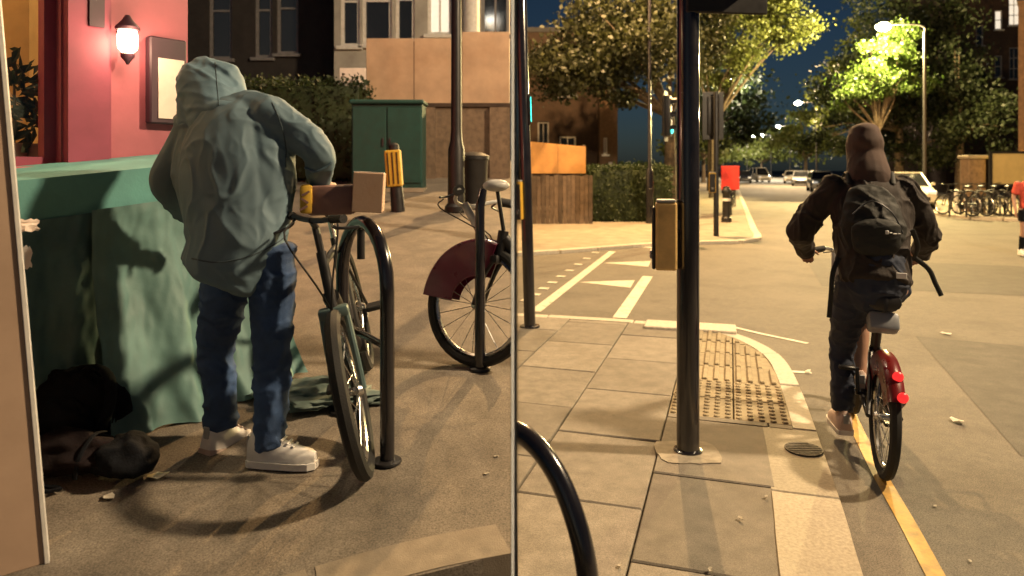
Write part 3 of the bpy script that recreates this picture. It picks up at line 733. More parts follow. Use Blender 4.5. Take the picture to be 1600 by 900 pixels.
MB().box((hx(541, 11.0) - hxa, -.36, (EYE + (HY - 112) / F * 11.0 - z3) / 2), (.06, .05, EYE + (HY - 112) / F * 11.0 - z3)).build('timber_post', M['fence'], t, smooth=False)

# --- hedges (leaf masses on a twig core)
def leaf_mass(n, boxes, size, seed, spread=.10, dens=None):
    """quads scattered over the skin of boxes (cx,cy,cz,sx,sy,sz)"""
    rr = np.random.default_rng(seed); out_v = []; 
    for (cx, cy, cz, sx, sy, sz) in boxes:
        m_ = int(n / len(boxes)); p = rr.uniform(-.5, .5, (m_, 3)); ax = rr.choice(3, m_, p=[.2, .45, .35]); sg = rr.choice([-.5, .5], m_)
        p[np.arange(m_), ax] = sg; p *= np.array([sx, sy, sz]); p += rr.normal(0, spread, (m_, 3)); out_v.append(p + np.array([cx, cy, cz]))
    return np.concatenate(out_v), rr
def leaf_mesh(name, P, rr, size, m, outward=None):
    n = len(P); a = rr.normal(0, 1, (n, 3)); a[:, 2] -= .3; a /= np.linalg.norm(a, axis=1)[:, None]
    b_ = rr.normal(0, 1, (n, 3)); c = np.cross(a, b_); c /= np.linalg.norm(c, axis=1)[:, None]; nn = np.cross(a, c)
    L = (size * rr.uniform(.55, 1.35, n))[:, None]
    v = np.stack([P - a * L * .5, P + c * L * .33 + nn * L * .08, P + a * L * .5, P - c * L * .33 + nn * L * .08], 1).reshape(-1, 3)
    me = bpy.data.meshes.new(name); me.vertices.add(4 * n); me.vertices.foreach_set('co', v.ravel().astype(np.float32))
    me.loops.add(4 * n); me.loops.foreach_set('vertex_index', np.arange(4 * n, dtype=np.int32))
    me.polygons.add(n); me.polygons.foreach_set('loop_start', np.arange(0, 4 * n, 4, dtype=np.int32))
    me.polygons.foreach_set('loop_total', np.full(n, 4, dtype=np.int32)); me.materials.append(m); me.update(calc_edges=True); return me
def add_leaves(name, P, rr, size, m, parent):
    o = bpy.data.objects.new(name, leaf_mesh(name, P, rr, size, m)); COL.objects.link(o)
    if parent:
        o.parent = parent; o.matrix_parent_inverse = wmat(parent).inverted()
    return o
def hedge(label, x0, x1, y, z0, h, dep, n, size, seed, rz=0):
    t = thing('hedge', label, 'hedge', ((x0 + x1) / 2, y, z0), rz)
    W = x1 - x0
    MB().box((0, 0, h / 2 - .03), (W - .1, dep - .12, h - .1), bev=.06).build('twig_core', M['hedge'], t)
    P, rr = leaf_mass(n, [(0, 0, h / 2, W, dep, h)], size, seed, .05)
    o = bpy.data.objects.new('foliage', leaf_mesh('foliage', P, rr, size, M['hedge'])); COL.objects.link(o); o.parent = t
    return t
hedge('clipped dark hedge behind the green street cabinet', hx(300, 11.2), hx(571, 11.2), 11.3, zl(11.2), EYE + (HY - 128) / F * 11.2 - zl(11.2), .7, 5000, .07, 4)

# --- green street cabinet
YC = 10.0; zc = zl(YC)
cxa, cxb = hx(549, YC), hx(660, YC); ch = EYE + (HY - 158) / F * YC - zc
t = thing('street_cabinet', 'dark green metal street cabinet in front of the hedge', 'cabinet', ((cxa + cxb) / 2, YC, zc))
cw = cxb - cxa
MB().box((0, .22, ch / 2 - .02), (cw, .44, ch - .04), bev=.012).build('body', M['cab_green'], t, smooth=False)
MB().box((0, .21, ch - .01), (cw + .05, .52, .06), bev=.02).build('lid', M['cab_green'], t, smooth=False)
for k in (-1, 1):
    d_ = MB().box((k * cw * .245, -.012, ch / 2 + .02), (cw * .47, .022, ch - .22), bev=.006).build('door', M['cab_green'], t, smooth=False)
    MB().box((k * .05, -.034, ch * .55), (.025, .02, .12), bev=.004).build('handle', M['darksteel'], d_, smooth=False)
MB().box((0, .2, .03), (cw + .04, .5, .06)).build('plinth', M['farpave'], t, smooth=False)

# --- right hand side: block of flats behind the hoarding, building at the top right
YB = 30.0
bx0 = hx(812, YB); bw = hx(936, YB) - bx0
HXB = bx0
def rw(pa, pb, ya, yb, Y, X0, **k): return (hx(pa, Y) - X0, hx(pb, Y) - X0, EYE + (HY - yb) / F * Y, EYE + (HY - ya) / F * Y, k)
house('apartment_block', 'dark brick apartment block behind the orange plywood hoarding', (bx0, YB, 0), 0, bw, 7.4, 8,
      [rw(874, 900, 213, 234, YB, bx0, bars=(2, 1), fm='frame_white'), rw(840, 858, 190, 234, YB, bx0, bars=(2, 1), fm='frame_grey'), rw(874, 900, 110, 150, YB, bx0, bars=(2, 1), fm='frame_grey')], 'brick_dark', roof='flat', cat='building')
sx0 = hx(936.5, YB - .4); sw_ = hx(965, YB - .4) - sx0  # corner block in lighter brick, the lit side put into the colour
house('lit_corner', 'narrow lighter brick block painted as the lit corner of the dark apartment block', (sx0, YB - .4, 0), 0, sw_, 7.7, 3.5,
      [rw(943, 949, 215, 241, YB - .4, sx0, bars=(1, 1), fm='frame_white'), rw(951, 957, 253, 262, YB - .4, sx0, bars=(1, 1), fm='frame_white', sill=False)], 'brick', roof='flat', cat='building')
# pale side building at the far left, half hidden by the pole
YQ = 33.0; q0 = hx(822, YQ)
YT = 46.0; tx0 = hx(1478, YT)
house('mansion_block', 'tall dark brick mansion block with lit windows at the top right', (tx0, YT, 0), -.12, 16, 14.5, 9,
      [rw(1549, 1560, 18, 48, YT, tx0, bars=(1, 2), fm='frame_white', gm='glass_lit'), rw(1569, 1586, -6, 42, YT, tx0, bars=(2, 3), fm='frame_white', gm='glass_lit'), rw(1522, 1533, 40, 72, YT, tx0, bars=(1, 2), fm='frame_grey'),
       rw(1549, 1560, 88, 122, YT, tx0, bars=(1, 2), fm='frame_grey'), rw(1570, 1585, 76, 125, YT, tx0, bars=(2, 3), fm='frame_grey'), rw(1522, 1533, 105, 140, YT, tx0, bars=(1, 2), fm='frame_grey')], 'brick_dark', roof='flat', cat='building')
YP = 25.0; p0 = hx(1591, YP)
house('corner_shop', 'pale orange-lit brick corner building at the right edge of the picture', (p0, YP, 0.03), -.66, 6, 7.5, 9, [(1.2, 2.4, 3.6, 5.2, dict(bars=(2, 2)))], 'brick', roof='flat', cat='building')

# plywood hoarding and board fence, right photograph
YH = 20.0
h0, h1 = hx(828, YH), hx(916, YH)
t = thing('plywood_hoarding', 'orange-lit plywood hoarding sheets above the weathered board fence', 'hoarding', (h0, YH + .1, 0))
zt = lambda px: EYE + (HY - (221 + (px - 828) * .09)) / F * YH
for k in range(2):
    xa, xb = (h1 - h0) * k / 2, (h1 - h0) * (k + 1) / 2; zA = zt(828 + 44 * k); zB = zt(828 + 44 * (k + 1)); z0_ = EYE - (271 - HY) / F * YH
    mb = MB(); mb.add([(xa + .004, -.012, z0_), (xb - .004, -.012, z0_), (xb - .004, -.012, zB), (xa + .004, -.012, zA), (xa + .004, .012, z0_), (xb - .004, .012, z0_), (xb - .004, .012, zB), (xa + .004, .012, zA)],
                      [(0, 1, 2, 3), (7, 6, 5, 4), (0, 4, 5, 1), (3, 2, 6, 7), (0, 3, 7, 4), (1, 5, 6, 2)]); mb.build('plywood_sheet', M['plywood'], t, smooth=False)
for k in range(3): MB().box((.05 + (h1 - h0 - .1) * k / 2, .05, 1.15), (.07, .06, 2.2)).build('timber_post', M['fence'], t, smooth=False)
t = thing('board_fence', 'weathered upright board fence below the orange plywood hoarding', 'fence', (h0, YH, 0))
k = 0; x = -.05; rf_ = random.Random(9)
while x < h1 - h0 + .08:
    hh = 1.38 + rf_.uniform(-.03, .02)
    MB().box((x + .06, -.03 + rf_.uniform(-.008, .008), hh / 2), (.112, .02, hh), bev=.003).build('fence_board', M['fence'], t, smooth=False); x += .122
for z_ in (.35, 1.1): MB().box(((h1 - h0) / 2, 0, z_), (h1 - h0 + .1, .04, .09)).build('rail', M['fence'], t, smooth=False)
hedge('dark hedge along the far pavement beyond the board fence', hx(914, 21), hx(1046, 21), 21.2, 0, 1.6, .9, 6000, .09, 14)
hedge('long dark hedge receding along the left side of the street', 0, 26, ST(34, -2.2).y, 0, 1.7, 1.0, 9000, .12, 15, rz=RZ_ST).location = (*ST(36, -3.0)[:2], 0)
# ------------------------------------------------------------------ trees
def tree(label, base, h_trunk, crown, n, size, m, seed, r0=.22, group=None, name='tree', lean=(0, 0), nclump=34):
    """crown = list of (dx,dy,z,rx,ry,rz) lobes relative to the base"""
    t = thing(name, label, 'tree', base, 0, group); rr = random.Random(seed)
    mb = MB(); top = Vector((lean[0], lean[1], h_trunk))
    mb.tube(smooth_pts([(0, 0, -.1), (lean[0] * .2, lean[1] * .2, h_trunk * .35), (lean[0] * .7, lean[1] * .7, h_trunk * .75), tuple(top)], 3), [r0 * (1.25 - .6 * k / 9) for k in range(10)], 10)
    nl = np.random.default_rng(seed)
    ends = []
    for (dx, dy, z, rx, ry, rz) in crown:
        for k in range(3):
            e = Vector((dx + rr.uniform(-.55, .55) * rx, dy + rr.uniform(-.55, .55) * ry, z + rr.uniform(-.3, .55) * rz)); ends.append(e)
            mid = top.lerp(e, .5) + Vector((rr.gauss(0, .2), rr.gauss(0, .2), rr.uniform(0, .4)))
            mb.tube(smooth_pts([tuple(top * .92), tuple(mid), tuple(e)], 3), [r0 * .5, r0 * .42, r0 * .34, r0 * .27, r0 * .2, r0 * .13, r0 * .06], 6)
    mb.build('trunk', M['bark'], t)
    Ps = []
    vol = [c[3] * c[4] * c[5] for c in crown]; tot = sum(vol)
    for c, vv in zip(crown, vol):
        m_ = int(n * vv / tot); nc = max(6, int(nclump * vv / tot))
        d = nl.normal(0, 1, (nc, 3)); d /= np.linalg.norm(d, axis=1)[:, None]; d *= nl.uniform(.45, 1.0, (nc, 1))
        cen = d * np.array(c[3:6]) + np.array([c[0], c[1], c[2]])
        k = nl.integers(0, nc, m_); sg = nl.uniform(.14, .30, nc)[k][:, None] * np.array([c[3], c[4], c[5] * .75])
        Ps.append(cen[k] + nl.normal(0, 1, (m_, 3)) * sg)
    P = np.concatenate(Ps); o = bpy.data.objects.new('crown', leaf_mesh('crown', P, nl, size, M[m])); COL.objects.link(o); o.parent = t
    return t
def Xp(px, Y): return (px - 800) / F * Y
def Zp(py, Y): return EYE + (HY - py) / F * Y
G_L = 'street trees along the left pavement'; G_R = 'trees along the right pavement'
# big plane tree over the crossing
b0 = (Xp(1047, 23.5), 23.5, 0)
tree('spreading plane tree over the far pavement, its trunk lit orange behind the black post', b0, 3.6,
     [(Xp(870, 21.5) - b0[0], -2.0, 4.6, 1.45, 1.8, 1.15), (Xp(935, 21) - b0[0], -2.2, 5.3, 1.7, 1.8, 1.5), (Xp(1010, 22) - b0[0], -1.0, 5.6, 1.6, 2.0, 1.7), (Xp(955, 22) - b0[0], -1.2, 3.9, .9, 1.2, .8), (Xp(1090, 24) - b0[0], .6, 6.6, 1.3, 1.8, 1.6)],
     24000, .155, 'leaf_mid', 21, r0=.2, group=G_L, nclump=90)
b1 = (*ST(40, -.9)[:2], 0)
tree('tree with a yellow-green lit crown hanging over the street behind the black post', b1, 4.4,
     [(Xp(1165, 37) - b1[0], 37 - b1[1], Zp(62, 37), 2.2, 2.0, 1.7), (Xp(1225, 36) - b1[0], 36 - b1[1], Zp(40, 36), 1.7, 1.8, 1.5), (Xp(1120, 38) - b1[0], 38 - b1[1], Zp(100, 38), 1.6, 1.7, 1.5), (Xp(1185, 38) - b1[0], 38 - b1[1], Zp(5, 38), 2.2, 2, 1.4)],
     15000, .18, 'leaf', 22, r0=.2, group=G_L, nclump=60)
b2 = (*ST(54, -1.4)[:2], 0)
tree('dark tree in the gap left of the far street lamps', b2, 4.2,
     [(Xp(1110, 54) - b2[0], 0, Zp(150, 54), 3.2, 2.6, 2.6), (Xp(1140, 56) - b2[0], 2, Zp(190, 56), 2.4, 2.5, 2.0), (Xp(1085, 54) - b2[0], 0, Zp(205, 54), 2.2, 2.2, 2.0)], 7000, .34, 'leaf_dark', 23, group=G_L, nclump=50)
b3 = (Xp(1372, 33.5), 33.5, 0)
tree('young tree with leaves tinted lamp-lit lime right below the nearest bright street lamp', b3, 3.6,
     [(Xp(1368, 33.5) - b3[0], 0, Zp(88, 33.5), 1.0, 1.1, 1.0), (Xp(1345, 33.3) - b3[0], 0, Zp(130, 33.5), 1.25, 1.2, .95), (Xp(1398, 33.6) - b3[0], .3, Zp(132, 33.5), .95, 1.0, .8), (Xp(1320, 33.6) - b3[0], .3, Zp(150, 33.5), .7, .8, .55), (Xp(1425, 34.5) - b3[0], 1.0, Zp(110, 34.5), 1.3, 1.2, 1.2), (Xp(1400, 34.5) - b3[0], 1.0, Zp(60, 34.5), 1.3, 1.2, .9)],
     11000, .15, 'leaf_lamplit', 24, r0=.13, group=G_R, nclump=50)
b4 = (Xp(1405, 39), 39, 0)
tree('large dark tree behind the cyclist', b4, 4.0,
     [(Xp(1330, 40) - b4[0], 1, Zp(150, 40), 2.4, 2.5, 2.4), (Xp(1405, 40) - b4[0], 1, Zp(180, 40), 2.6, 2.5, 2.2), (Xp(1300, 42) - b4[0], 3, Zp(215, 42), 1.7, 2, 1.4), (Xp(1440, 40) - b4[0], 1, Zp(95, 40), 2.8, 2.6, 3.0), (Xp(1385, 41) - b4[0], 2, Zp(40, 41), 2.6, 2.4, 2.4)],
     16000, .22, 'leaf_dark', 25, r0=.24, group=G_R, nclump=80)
b5 = (Xp(1500, 37), 37, 0)
tree('broad dark tree between the parked white car and the cream display board', b5, 3.2,
     [(Xp(1480, 38) - b5[0], 1, Zp(160, 38), 2.4, 2.2, 2.6), (Xp(1530, 36) - b5[0], -1, Zp(190, 36), 1.9, 1.9, 1.7), (Xp(1468, 38) - b5[0], 1, Zp(60, 38), 1.9, 2.0, 2.6), (Xp(1455, 38) - b5[0], 1, Zp(235, 38), 2.0, 1.8, 1.2)],
     13000, .21, 'leaf_dark', 26, r0=.22, group=G_R, nclump=70)
b6 = (*ST(66, 10.6)[:2], 0)
tree('dark tree beside the second street lamp', b6, 4.4, [(Xp(1290, 64) - b6[0], 0, Zp(150, 64), 2.6, 2.6, 3.0), (Xp(1310, 64) - b6[0], 0, Zp(90, 64), 3.0, 2.6, 2.8), (Xp(1275, 66) - b6[0], 2, Zp(200, 66), 2.2, 2.3, 2.0)], 6000, .38, 'leaf', 27, group=G_R, nclump=46)
for k, (s_, b_, lab) in enumerate(((100, 9.5, 'pale green far tree right of the street end'), (118, -1.2, 'pale green far tree left of the street end'), (150, 6, 'hazy far tree closing the end of the street'), (158, -4, 'hazy far tree just left of the street end'), (86, -3.0, 'far street tree beyond the red delivery box'))):
    p = ST(s_, b_)
    tree(lab, (p.x, p.y, 0), 3.2, [(0, 0, 5.6, 3.6, 3.2, 2.6), (2.2, 0, 4.4, 2.8, 2.5, 2.0), (-2.2, 0, 4.6, 2.8, 2.5, 2.2), (0, 0, 8.0, 2.6, 2.6, 1.8)], 4200, .5, 'leaf', 40 + k, r0=.24, name='far_tree', group='far trees at the end of the street', nclump=40)

# ------------------------------------------------------------------ street lamps
def street_lamp(label, base, h, arm, lens, color, power, rz, group='tall street lamps along the right side of the street', r=.085, soft=.14):
    t = thing('street_lamp', label, 'street lamp', base, rz, group)
    MB().lathe([(r * 1.6, 0), (r * 1.6, .9), (r * 1.1, 1.0), (r, 1.05), (r * .65, h - .25)], n=14).build('post', M['blacksat'], t)
    MB().tube(smooth_pts([(0, 0, h - .3), (0, 0, h - .05), (-.25, 0, h + .10), (-arm * .6, 0, h + .16), (-arm, 0, h + .17)], 3), r * .45, 8).build('arm', M['blacksat'], t)
    rings = []
    for x_, w_, hh in ((-arm + .10, .05, .04), (-arm - .05, .12, .07), (-arm - .32, .15, .085), (-arm - .58, .13, .07), (-arm - .68, .07, .04)):
        rings.append([(x_, w_ * math.cos(a), h + .18 + hh * max(-.35, math.sin(a))) for a in [2 * math.pi * k / 14 for k in range(14)]])
    MB().loft(rings).build('lamp_head', M['darksteel'], t)
    MB().ball((-arm - .34, 0, h + .10), (.32, .22, .19), 14, 8).build('lens', M[lens], t)
    ld = bpy.data.lights.new('lamp_light', 'POINT'); ld.energy = power; ld.color = color; ld.shadow_soft_size = soft
    lo = bpy.data.objects.new('lamp_light', ld); COL.objects.link(lo); lo.parent = t; lo.location = (-arm - .34, 0, h - .3)
    return t
RZL = math.atan2(RR.y, RR.x)
ORG = (1.0, .73, .43)
def lamp_row(Y, px=None, **k):
    x = Xp(px, Y) if px else None
    return x
LA = 1.3
for i_, (px, py, lens, col, pw_, lab) in enumerate(((1380, 40, 'lamp_lime', (1, .74, .30), 13000, 'nearest bright yellow-green street lamp above the lime-tinted leaves'), (1247, 160, 'lamp_white', (1, .70, .36), 13000, 'second street lamp from the camera, brilliant white beside the blue gap of sky'),
                                              (1216, 197, 'lamp_white', (1, .84, .58), 9000, 'third street lamp along the receding right hand row'), (1190, 211, 'lamp_white', (1, .84, .58), 9000, 'fourth and farthest street lamp of the right hand row'))):
    Y = (8.0 - EYE) * F / (HY - py); p = Vector((Xp(px, Y), Y, 0)) + RR * (LA + .34)
    street_lamp(lab, (p.x, p.y, 0), 7.85, LA, lens, col, pw_, RZL)
p = Vector((7.4, 3.1, 0)) + RR * (LA + .34)
street_lamp('street lamp of the row standing beside the junction, out of the picture to the right', (p.x, p.y, 0), 7.85, LA, 'lamp_white', ORG, 4100, RZL, soft=.30)
# lamps on the other side, far
for (px, py, Y, lab) in ((1137, 124, 52, 'small high street lamp shining through the leaves left of the street'), (1177, 213, 118, 'far street lamp on the left side just before the street end')):
    p = Vector((Xp(px, Y), Y, 0)) - RR * 1.0; h = Zp(py, Y) - .13
    street_lamp(lab, (p.x, p.y, 0), h, .7, 'lamp_white', (1, .84, .58), 4000, RZL + math.pi, group='street lamps on the left side of the street')
# thin lamp column on the far corner, and the black column on the left pavement
p = GR(1015, 349); t = thing('lamp_column', 'thin tall black lamp column on the far corner left of the thick black post', 'lamp post', (p[0], p[1], 0))
MB().lathe([(.11, 0), (.11, 1.45), (.085, 1.55), (.05, 1.6), (.042, 9.4)], n=14).build('post', M['black'], t)
MB().box((0, -.115, .75), (.10, .02, .5), bev=.006).build('access_door', M['blacksat'], t, smooth=False)
MB().tube(smooth_pts([(0, 0, 9.3), (-.05, -.4, 9.55), (-.3, -1.6, 9.6)], 4), .035, 8).build('arm', M['blacksat'], t)
MB().loft([[(-.3 + w_ * math.cos(a), y_, 9.62 + .08 * max(-.3, math.sin(a))) for a in [2 * math.pi * k / 12 for k in range(12)]] for y_, w_ in ((-1.5, .05), (-1.7, .13), (-2.05, .15), (-2.25, .06))]).build('lamp_head', M['darksteel'], t)
MB().ball((-.3, -1.9, 9.57), (.12, .24, .08), 14, 8).build('lens', M['lamp_white'], t)
ld = bpy.data.lights.new('lamp_light', 'POINT'); ld.energy = 7000; ld.color = (1, .60, .25); ld.shadow_soft_size = .12
lo = bpy.data.objects.new('lamp_light', ld); COL.objects.link(lo); lo.parent = t; lo.location = (-.3, -1.9, 9.3)
YL = 8.5; t = thing('lamp_column', 'slim black lamp column in front of the left plywood hoarding', 'lamp post', (Xp(713, YL), YL, zl(YL)))
MB().lathe([(.14, 0), (.14, .06), (.105, .1), (.10, .75), (.075, .85), (.066, 1.0), (.052, 5.3)], n=16).build('post', M['blacksat'], t)
MB().lathe([(.06, 5.3), (.2, 5.42), (.24, 5.5), (.12, 5.62), (.03, 5.7)], n=16).build('lamp_head', M['darksteel'], t)
MB().lathe([(.05, 5.30), (.17, 5.36), (.18, 5.41)], n=16).build('lens', M['lamp_white'], t)
ld = bpy.data.lights.new('lamp_light', 'SPOT'); ld.energy = 380; ld.color = (1, .72, .42); ld.spot_size = math.radians(165); ld.spot_blend = .5; ld.shadow_soft_size = .12
lo = bpy.data.objects.new('lamp_light', ld); COL.objects.link(lo); lo.parent = t; lo.location = (0, 0, 5.25)

# ------------------------------------------------------------------ posts, signals, bollards
def signal_head(parent, c, rz, lit=None, w=.30, h=.95, n=3):
    """traffic signal head; front faces local -y before rz"""
    Mz = Matrix.Rotation(rz, 3, 'Z'); c = Vector(c)
    mb = MB(); mb.box(c, (w, .18, h), Mz, bev=.03); o = mb.build('signal_head', M['blacksat'], parent)
    bb = MB(); bb.box(c + Mz @ Vector((0, .03, 0)), (w + .22, .02, h + .22), Mz, bev=.008); bb.build('backing_board', M['blacksat'], o, smooth=False)
    for k in range(n):
        z = h / 2 - h * (k + .5) / n
        lens = MB(); q = Matrix.Rotation(rz, 3, 'Z')
        vs = MB(); vs.lathe([(.085, -.02), (.08, -.035), (.03, -.045)], n=16, axis='Y')
        lens.add([Mz @ Vector((v[0], v[1] - .085, v[2] + z)) + c for v in vs.v], vs.f)
        lens.build('lens', M['green_lens'] if lit == k else M['glass_dark'], o)
        hd = MB(); ang = [math.pi * (.0 + j / 10) for j in range(11)]
        hv = [Mz @ Vector((.1 * math.cos(a), y_, .1 * math.sin(a) + z)) + c for y_ in (-.09, -.25) for a in ang] + [Mz @ Vector((.093 * math.cos(a), y_, .093 * math.sin(a) + z)) + c for y_ in (-.25, -.09) for a in ang]
        hf = [(r_ * 11 + j, r_ * 11 + j + 1, (r_ + 1) * 11 + j + 1, (r_ + 1) * 11 + j) for r_ in range(3) for j in range(10)]
        hd.add(hv, hf); hd.build('hood', M['blacksat'], o)
    return o
def push_button(parent, c, rz, m, w=.115, d=.10, h=.36):
    """yellow pedestrian push-button box; its dark face looks to local -y"""
    Mz = Matrix.Rotation(rz, 3, 'Z'); c = Vector(c)
    o = MB().box(c, (w, d, h), Mz, bev=.012).build('push_button_box', m, parent, smooth=False)
    MB().box(c + Mz @ Vector((0, -d / 2 - .008, -.01)), (w * .86, .018, h * .92), Mz, bev=.006).build('face_plate', M['blacksat'], o, smooth=False)
    MB().box(c + Mz @ Vector((0, -d / 2 - .022, -h * .28)), (.045, .016, .045), Mz, bev=.006).build('button', M['steel'], o, smooth=False)
    MB().box(c + Mz @ Vector((0, 0, h / 2 + .008)), (w * .96, d * .9, .016), Mz, bev=.005).build('cap', M['grey_plastic'], o, smooth=False)
    return o
t = thing('signal_post', 'thick black signal post with a cream push-button box in the foreground', 'post', (.9625, 3.85, 0))
MB().lathe([(.061, -.02), (.061, 3.4), (.05, 3.44), (.01, 3.45)], n=24).build('post', M['black'], t)
MB().lathe([(.08, 0), (.078, .012), (.063, .02)], n=24).build('base_collar', M['black'], t)
push_button(t, (-.125, -.02, 1.18), -1.75, M['cream_box'], w=.12, d=.115, h=.365)
MB().box((-.055, -.01, 1.24), (.05, .05, .05)).build('bracket', M['blacksat'], t, smooth=False)
signal_head(t, (.20, .0, 2.92), math.pi + .12, lit=2, w=.24, h=.85)
MB().box((.09, 0, 3.15), (.12, .04, .05)).build('bracket', M['blacksat'], t, smooth=False)
MB().box((.09, 0, 2.68), (.12, .04, .05)).build('bracket', M['blacksat'], t, smooth=False)
# leaning post by the kerb on the left of the right picture
p = GR(828, 510); t = thing('signal_post', 'leaning black post with a yellow button box at the near pavement edge', 'post', (p[0], p[1], 0), rot=(0, math.radians(-1.6), 0))
MB().lathe([(.057, -.02), (.057, 3.6), (.045, 3.64), (.01, 3.65)], n=20).build('post', M['black'], t)
push_button(t, (-.082, -.05, 1.24), -.3, M['yellow_box'], w=.09, h=.37)
MB().lathe([(.10, 0), (.095, .012), (.06, .02)], n=20).build('base_collar', M['black'], t)
g_ = MB(); g_.box((.052, -.025, 2.13), (.028, .05, .30), bev=.006); sb_ = g_.build('signal_box', M['blacksat'], t, smooth=False)
MB().box((.068, -.03, 2.13), (.006, .03, .24), bev=.002).build('green_light', M['green_lens'], sb_, smooth=False)
# signal across the side road with a green light, behind the main post
YS = 14.6; t = thing('signal_post', 'distant traffic signal with a small green light left of the thick black post', 'post', (Xp(1058, YS), YS - 1.0, ROADZ + .0))
t.location = (Xp(1066, 15.6), 15.6, 0)
MB().lathe([(.057, 0), (.057, 3.3), (.045, 3.34), (.01, 3.35)], n=18).build('post', M['black'], t)
signal_head(t, (-.34, -.02, 2.72), 1.2, lit=2, w=.3, h=.9); MB().box((-.13, 0, 2.8), (.22, .04, .05)).build('bracket', M['blacksat'], t, smooth=False)
# signal pole on the build-out
p = GR(1119, 369); t = thing('signal_post', 'slender dark signal post with a yellow button box on the far corner', 'post', (p[0], p[1], 0))
MB().lathe([(.06, 0), (.06, 3.3), (.05, 3.34), (.01, 3.35)], n=18).build('post', M['blacksat'], t)
push_button(t, (-.10, -.05, 1.24), -.25, M['yellow_box'], w=.15, h=.46)
signal_head(t, (-.02, .22, 2.8), math.pi, lit=None, w=.28, h=.9)
# fat bollard beside it
p = GR(1135, 347); t = thing('bollard', 'stout black bollard on the far corner under the red delivery box', 'bollard', (p[0], p[1], 0))
MB().lathe([(.15, 0), (.15, .12), (.115, .16), (.11, .82), (.14, .86), (.14, .93), (.11, .97), (.09, 1.03), (.02, 1.06)], n=18).build('shaft', M['blacksat'], t)
MB().lathe([(.117, .62), (.117, .70)], n=18).build('band', M['frame_white'], t)
# yellow cuffed post on the left pavement
pl_ = GL(622, 330); t = thing('cuffed_post', 'short leaning black post with a yellow panel in front of the green cabinet', 'post', (pl_[0], pl_[1], zl(pl_[1])), rot=(0, math.radians(-4), 0))
MB().lathe([(.085, -.02), (.08, .25), (.072, .35), (.065, .80), (.02, .83)], n=16).build('shaft', M['blacksat'], t)
o = MB().box((-.01, -.03, .52), (.19, .13, .44), bev=.02).build('yellow_panel', M['yellow_box'], t, smooth=False)
for k in (-1, 0, 1): MB().box((-.01 + k * .055, -.098, .52), (.012, .008, .38)).build('groove', M['blacksat'], o, smooth=False)
# low dark shrub bin at the foot of the left lamp column
t = thing('litter_bin', 'dark bin at the foot of the slim lamp column', 'bin', (Xp(739, 8.9), 8.9, zl(8.9)))
MB().lathe([(.16, 0), (.17, .05), (.19, .55), (.2, .58), (.17, .60), (.16, .5)], n=18).build('body', M['blacksat'], t)
MB().lathe([(.205, .585), (.205, .63), (.12, .67), (.02, .68)], n=18).build('lid', M['blacksat'], t)

# ------------------------------------------------------------------ cycle stands
def hoop(P, r, name, m, parent, n=14):
    return MB().tube(P, r, n).build(name, m, parent)
na = Vector((*GL(605, 722), 0)); fa = Vector((-.80, 3.32, 0))
t = thing('cycle_stand', 'black hoop cycle stand beside the hooded person, bicycle leaning on it', 'cycle stand', (na.x, na.y, zl(na.y)))
za = zl(na.y); d = fa - na; top = .965
def hp(k, z): q = na + d * k; return (q.x - na.x, q.y - na.y, z)
pts = [hp(0, -.05), hp(0, .3), hp(0, .62)] + [hp(.5 - .5 * math.cos(a), .70 + .265 * math.sin(a)) for a in [math.pi * k / 12 for k in range(13)]] + [hp(1, .62), hp(1, .3), hp(1, 0.02)]
hoop(pts, .030, 'hoop', M['black'], t)
MB().tube([hp(0, .47), hp(1, .47)], .016, 10).build('crossbar', M['black'], t)
for k in (0, 1): MB().lathe([(.06, 0), (.058, .008), (.034, .012)], (*hp(k, zl(na.y + d.y * k) - za + .001),), n=18).build('base_collar', M['blacksat'], t)
MB().tube([hp(.55, .93), hp(.55, .80)], .018, 10).build('lock_shackle', M['blacksat'], t)
# stand in the near left corner of the right picture; it runs up to the divider
t = thing('cycle_stand', 'black hoop cycle stand in the foreground, cut by the white divider', 'cycle stand', (.26, 1.96, 0))
A0 = [(.0145, 2.16, .738), (.05, 2.13, .727), (.095, 2.09, .694), (.14, 2.05, .635), (.178, 2.01, .55), (.203, 1.98, .46), (.216, 1.962, .36), (.222, 1.95, .25), (.224, 1.945, .1), (.224, 1.944, -.03)]
hoop([(p[0] - .26, p[1] - 1.96, p[2]) for p in smooth_pts(A0, 3)], .031, 'hoop', M['black'], t, 18)
MB().lathe([(.065, 0), (.062, .008), (.035, .012)], (-.036, -.016, .002), n=18).build('base_collar', M['blacksat'], t)

# the white strip between the two pictures: a slim upright panel on its own foot
t = thing('divider_panel', 'slim white upright divider between the left and right scenes', 'divider', (.0042, 1.34, 0))
zt_ = EYE + .245 * 1.3 + .03
MB().prism([(-.0042, -.030), (.0042, -.008), (.0042, .025), (-.0042, .025)], 0.0, zt_).build('white_panel', M['divider_white'], t, smooth=False)
for k in (-1, 1): MB().box((k * .0052, .004, zt_ / 2), (.0019, .05, zt_ - .002)).build('dark_edge', M['divider_dark'], t, smooth=False)
MB().box((0, 0, .012), (.03, .2, .024), bev=.004).build('foot', M['divider_dark'], t, smooth=False)
# ------------------------------------------------------------------ left: board, tarpaulin, bags, litter
bl = Vector((*GL(76, 880), 0)); zb0 = zl(bl.y)
t = thing('leaning_board', 'tall tan board with a white edge leaning in the left foreground', 'board', (bl.x, bl.y, zb0), rot=(0, math.radians(-4.1), math.radians(32)))
MB().box((-.42, .02, .95), (.82, .03, 1.9), bev=.003).build('board_face', M['board_tan'], t, smooth=False)
MB().box((-.004, .02, .95), (.014, .045, 1.9), bev=.002).build('white_edge', M['frame_white'], t, smooth=False)

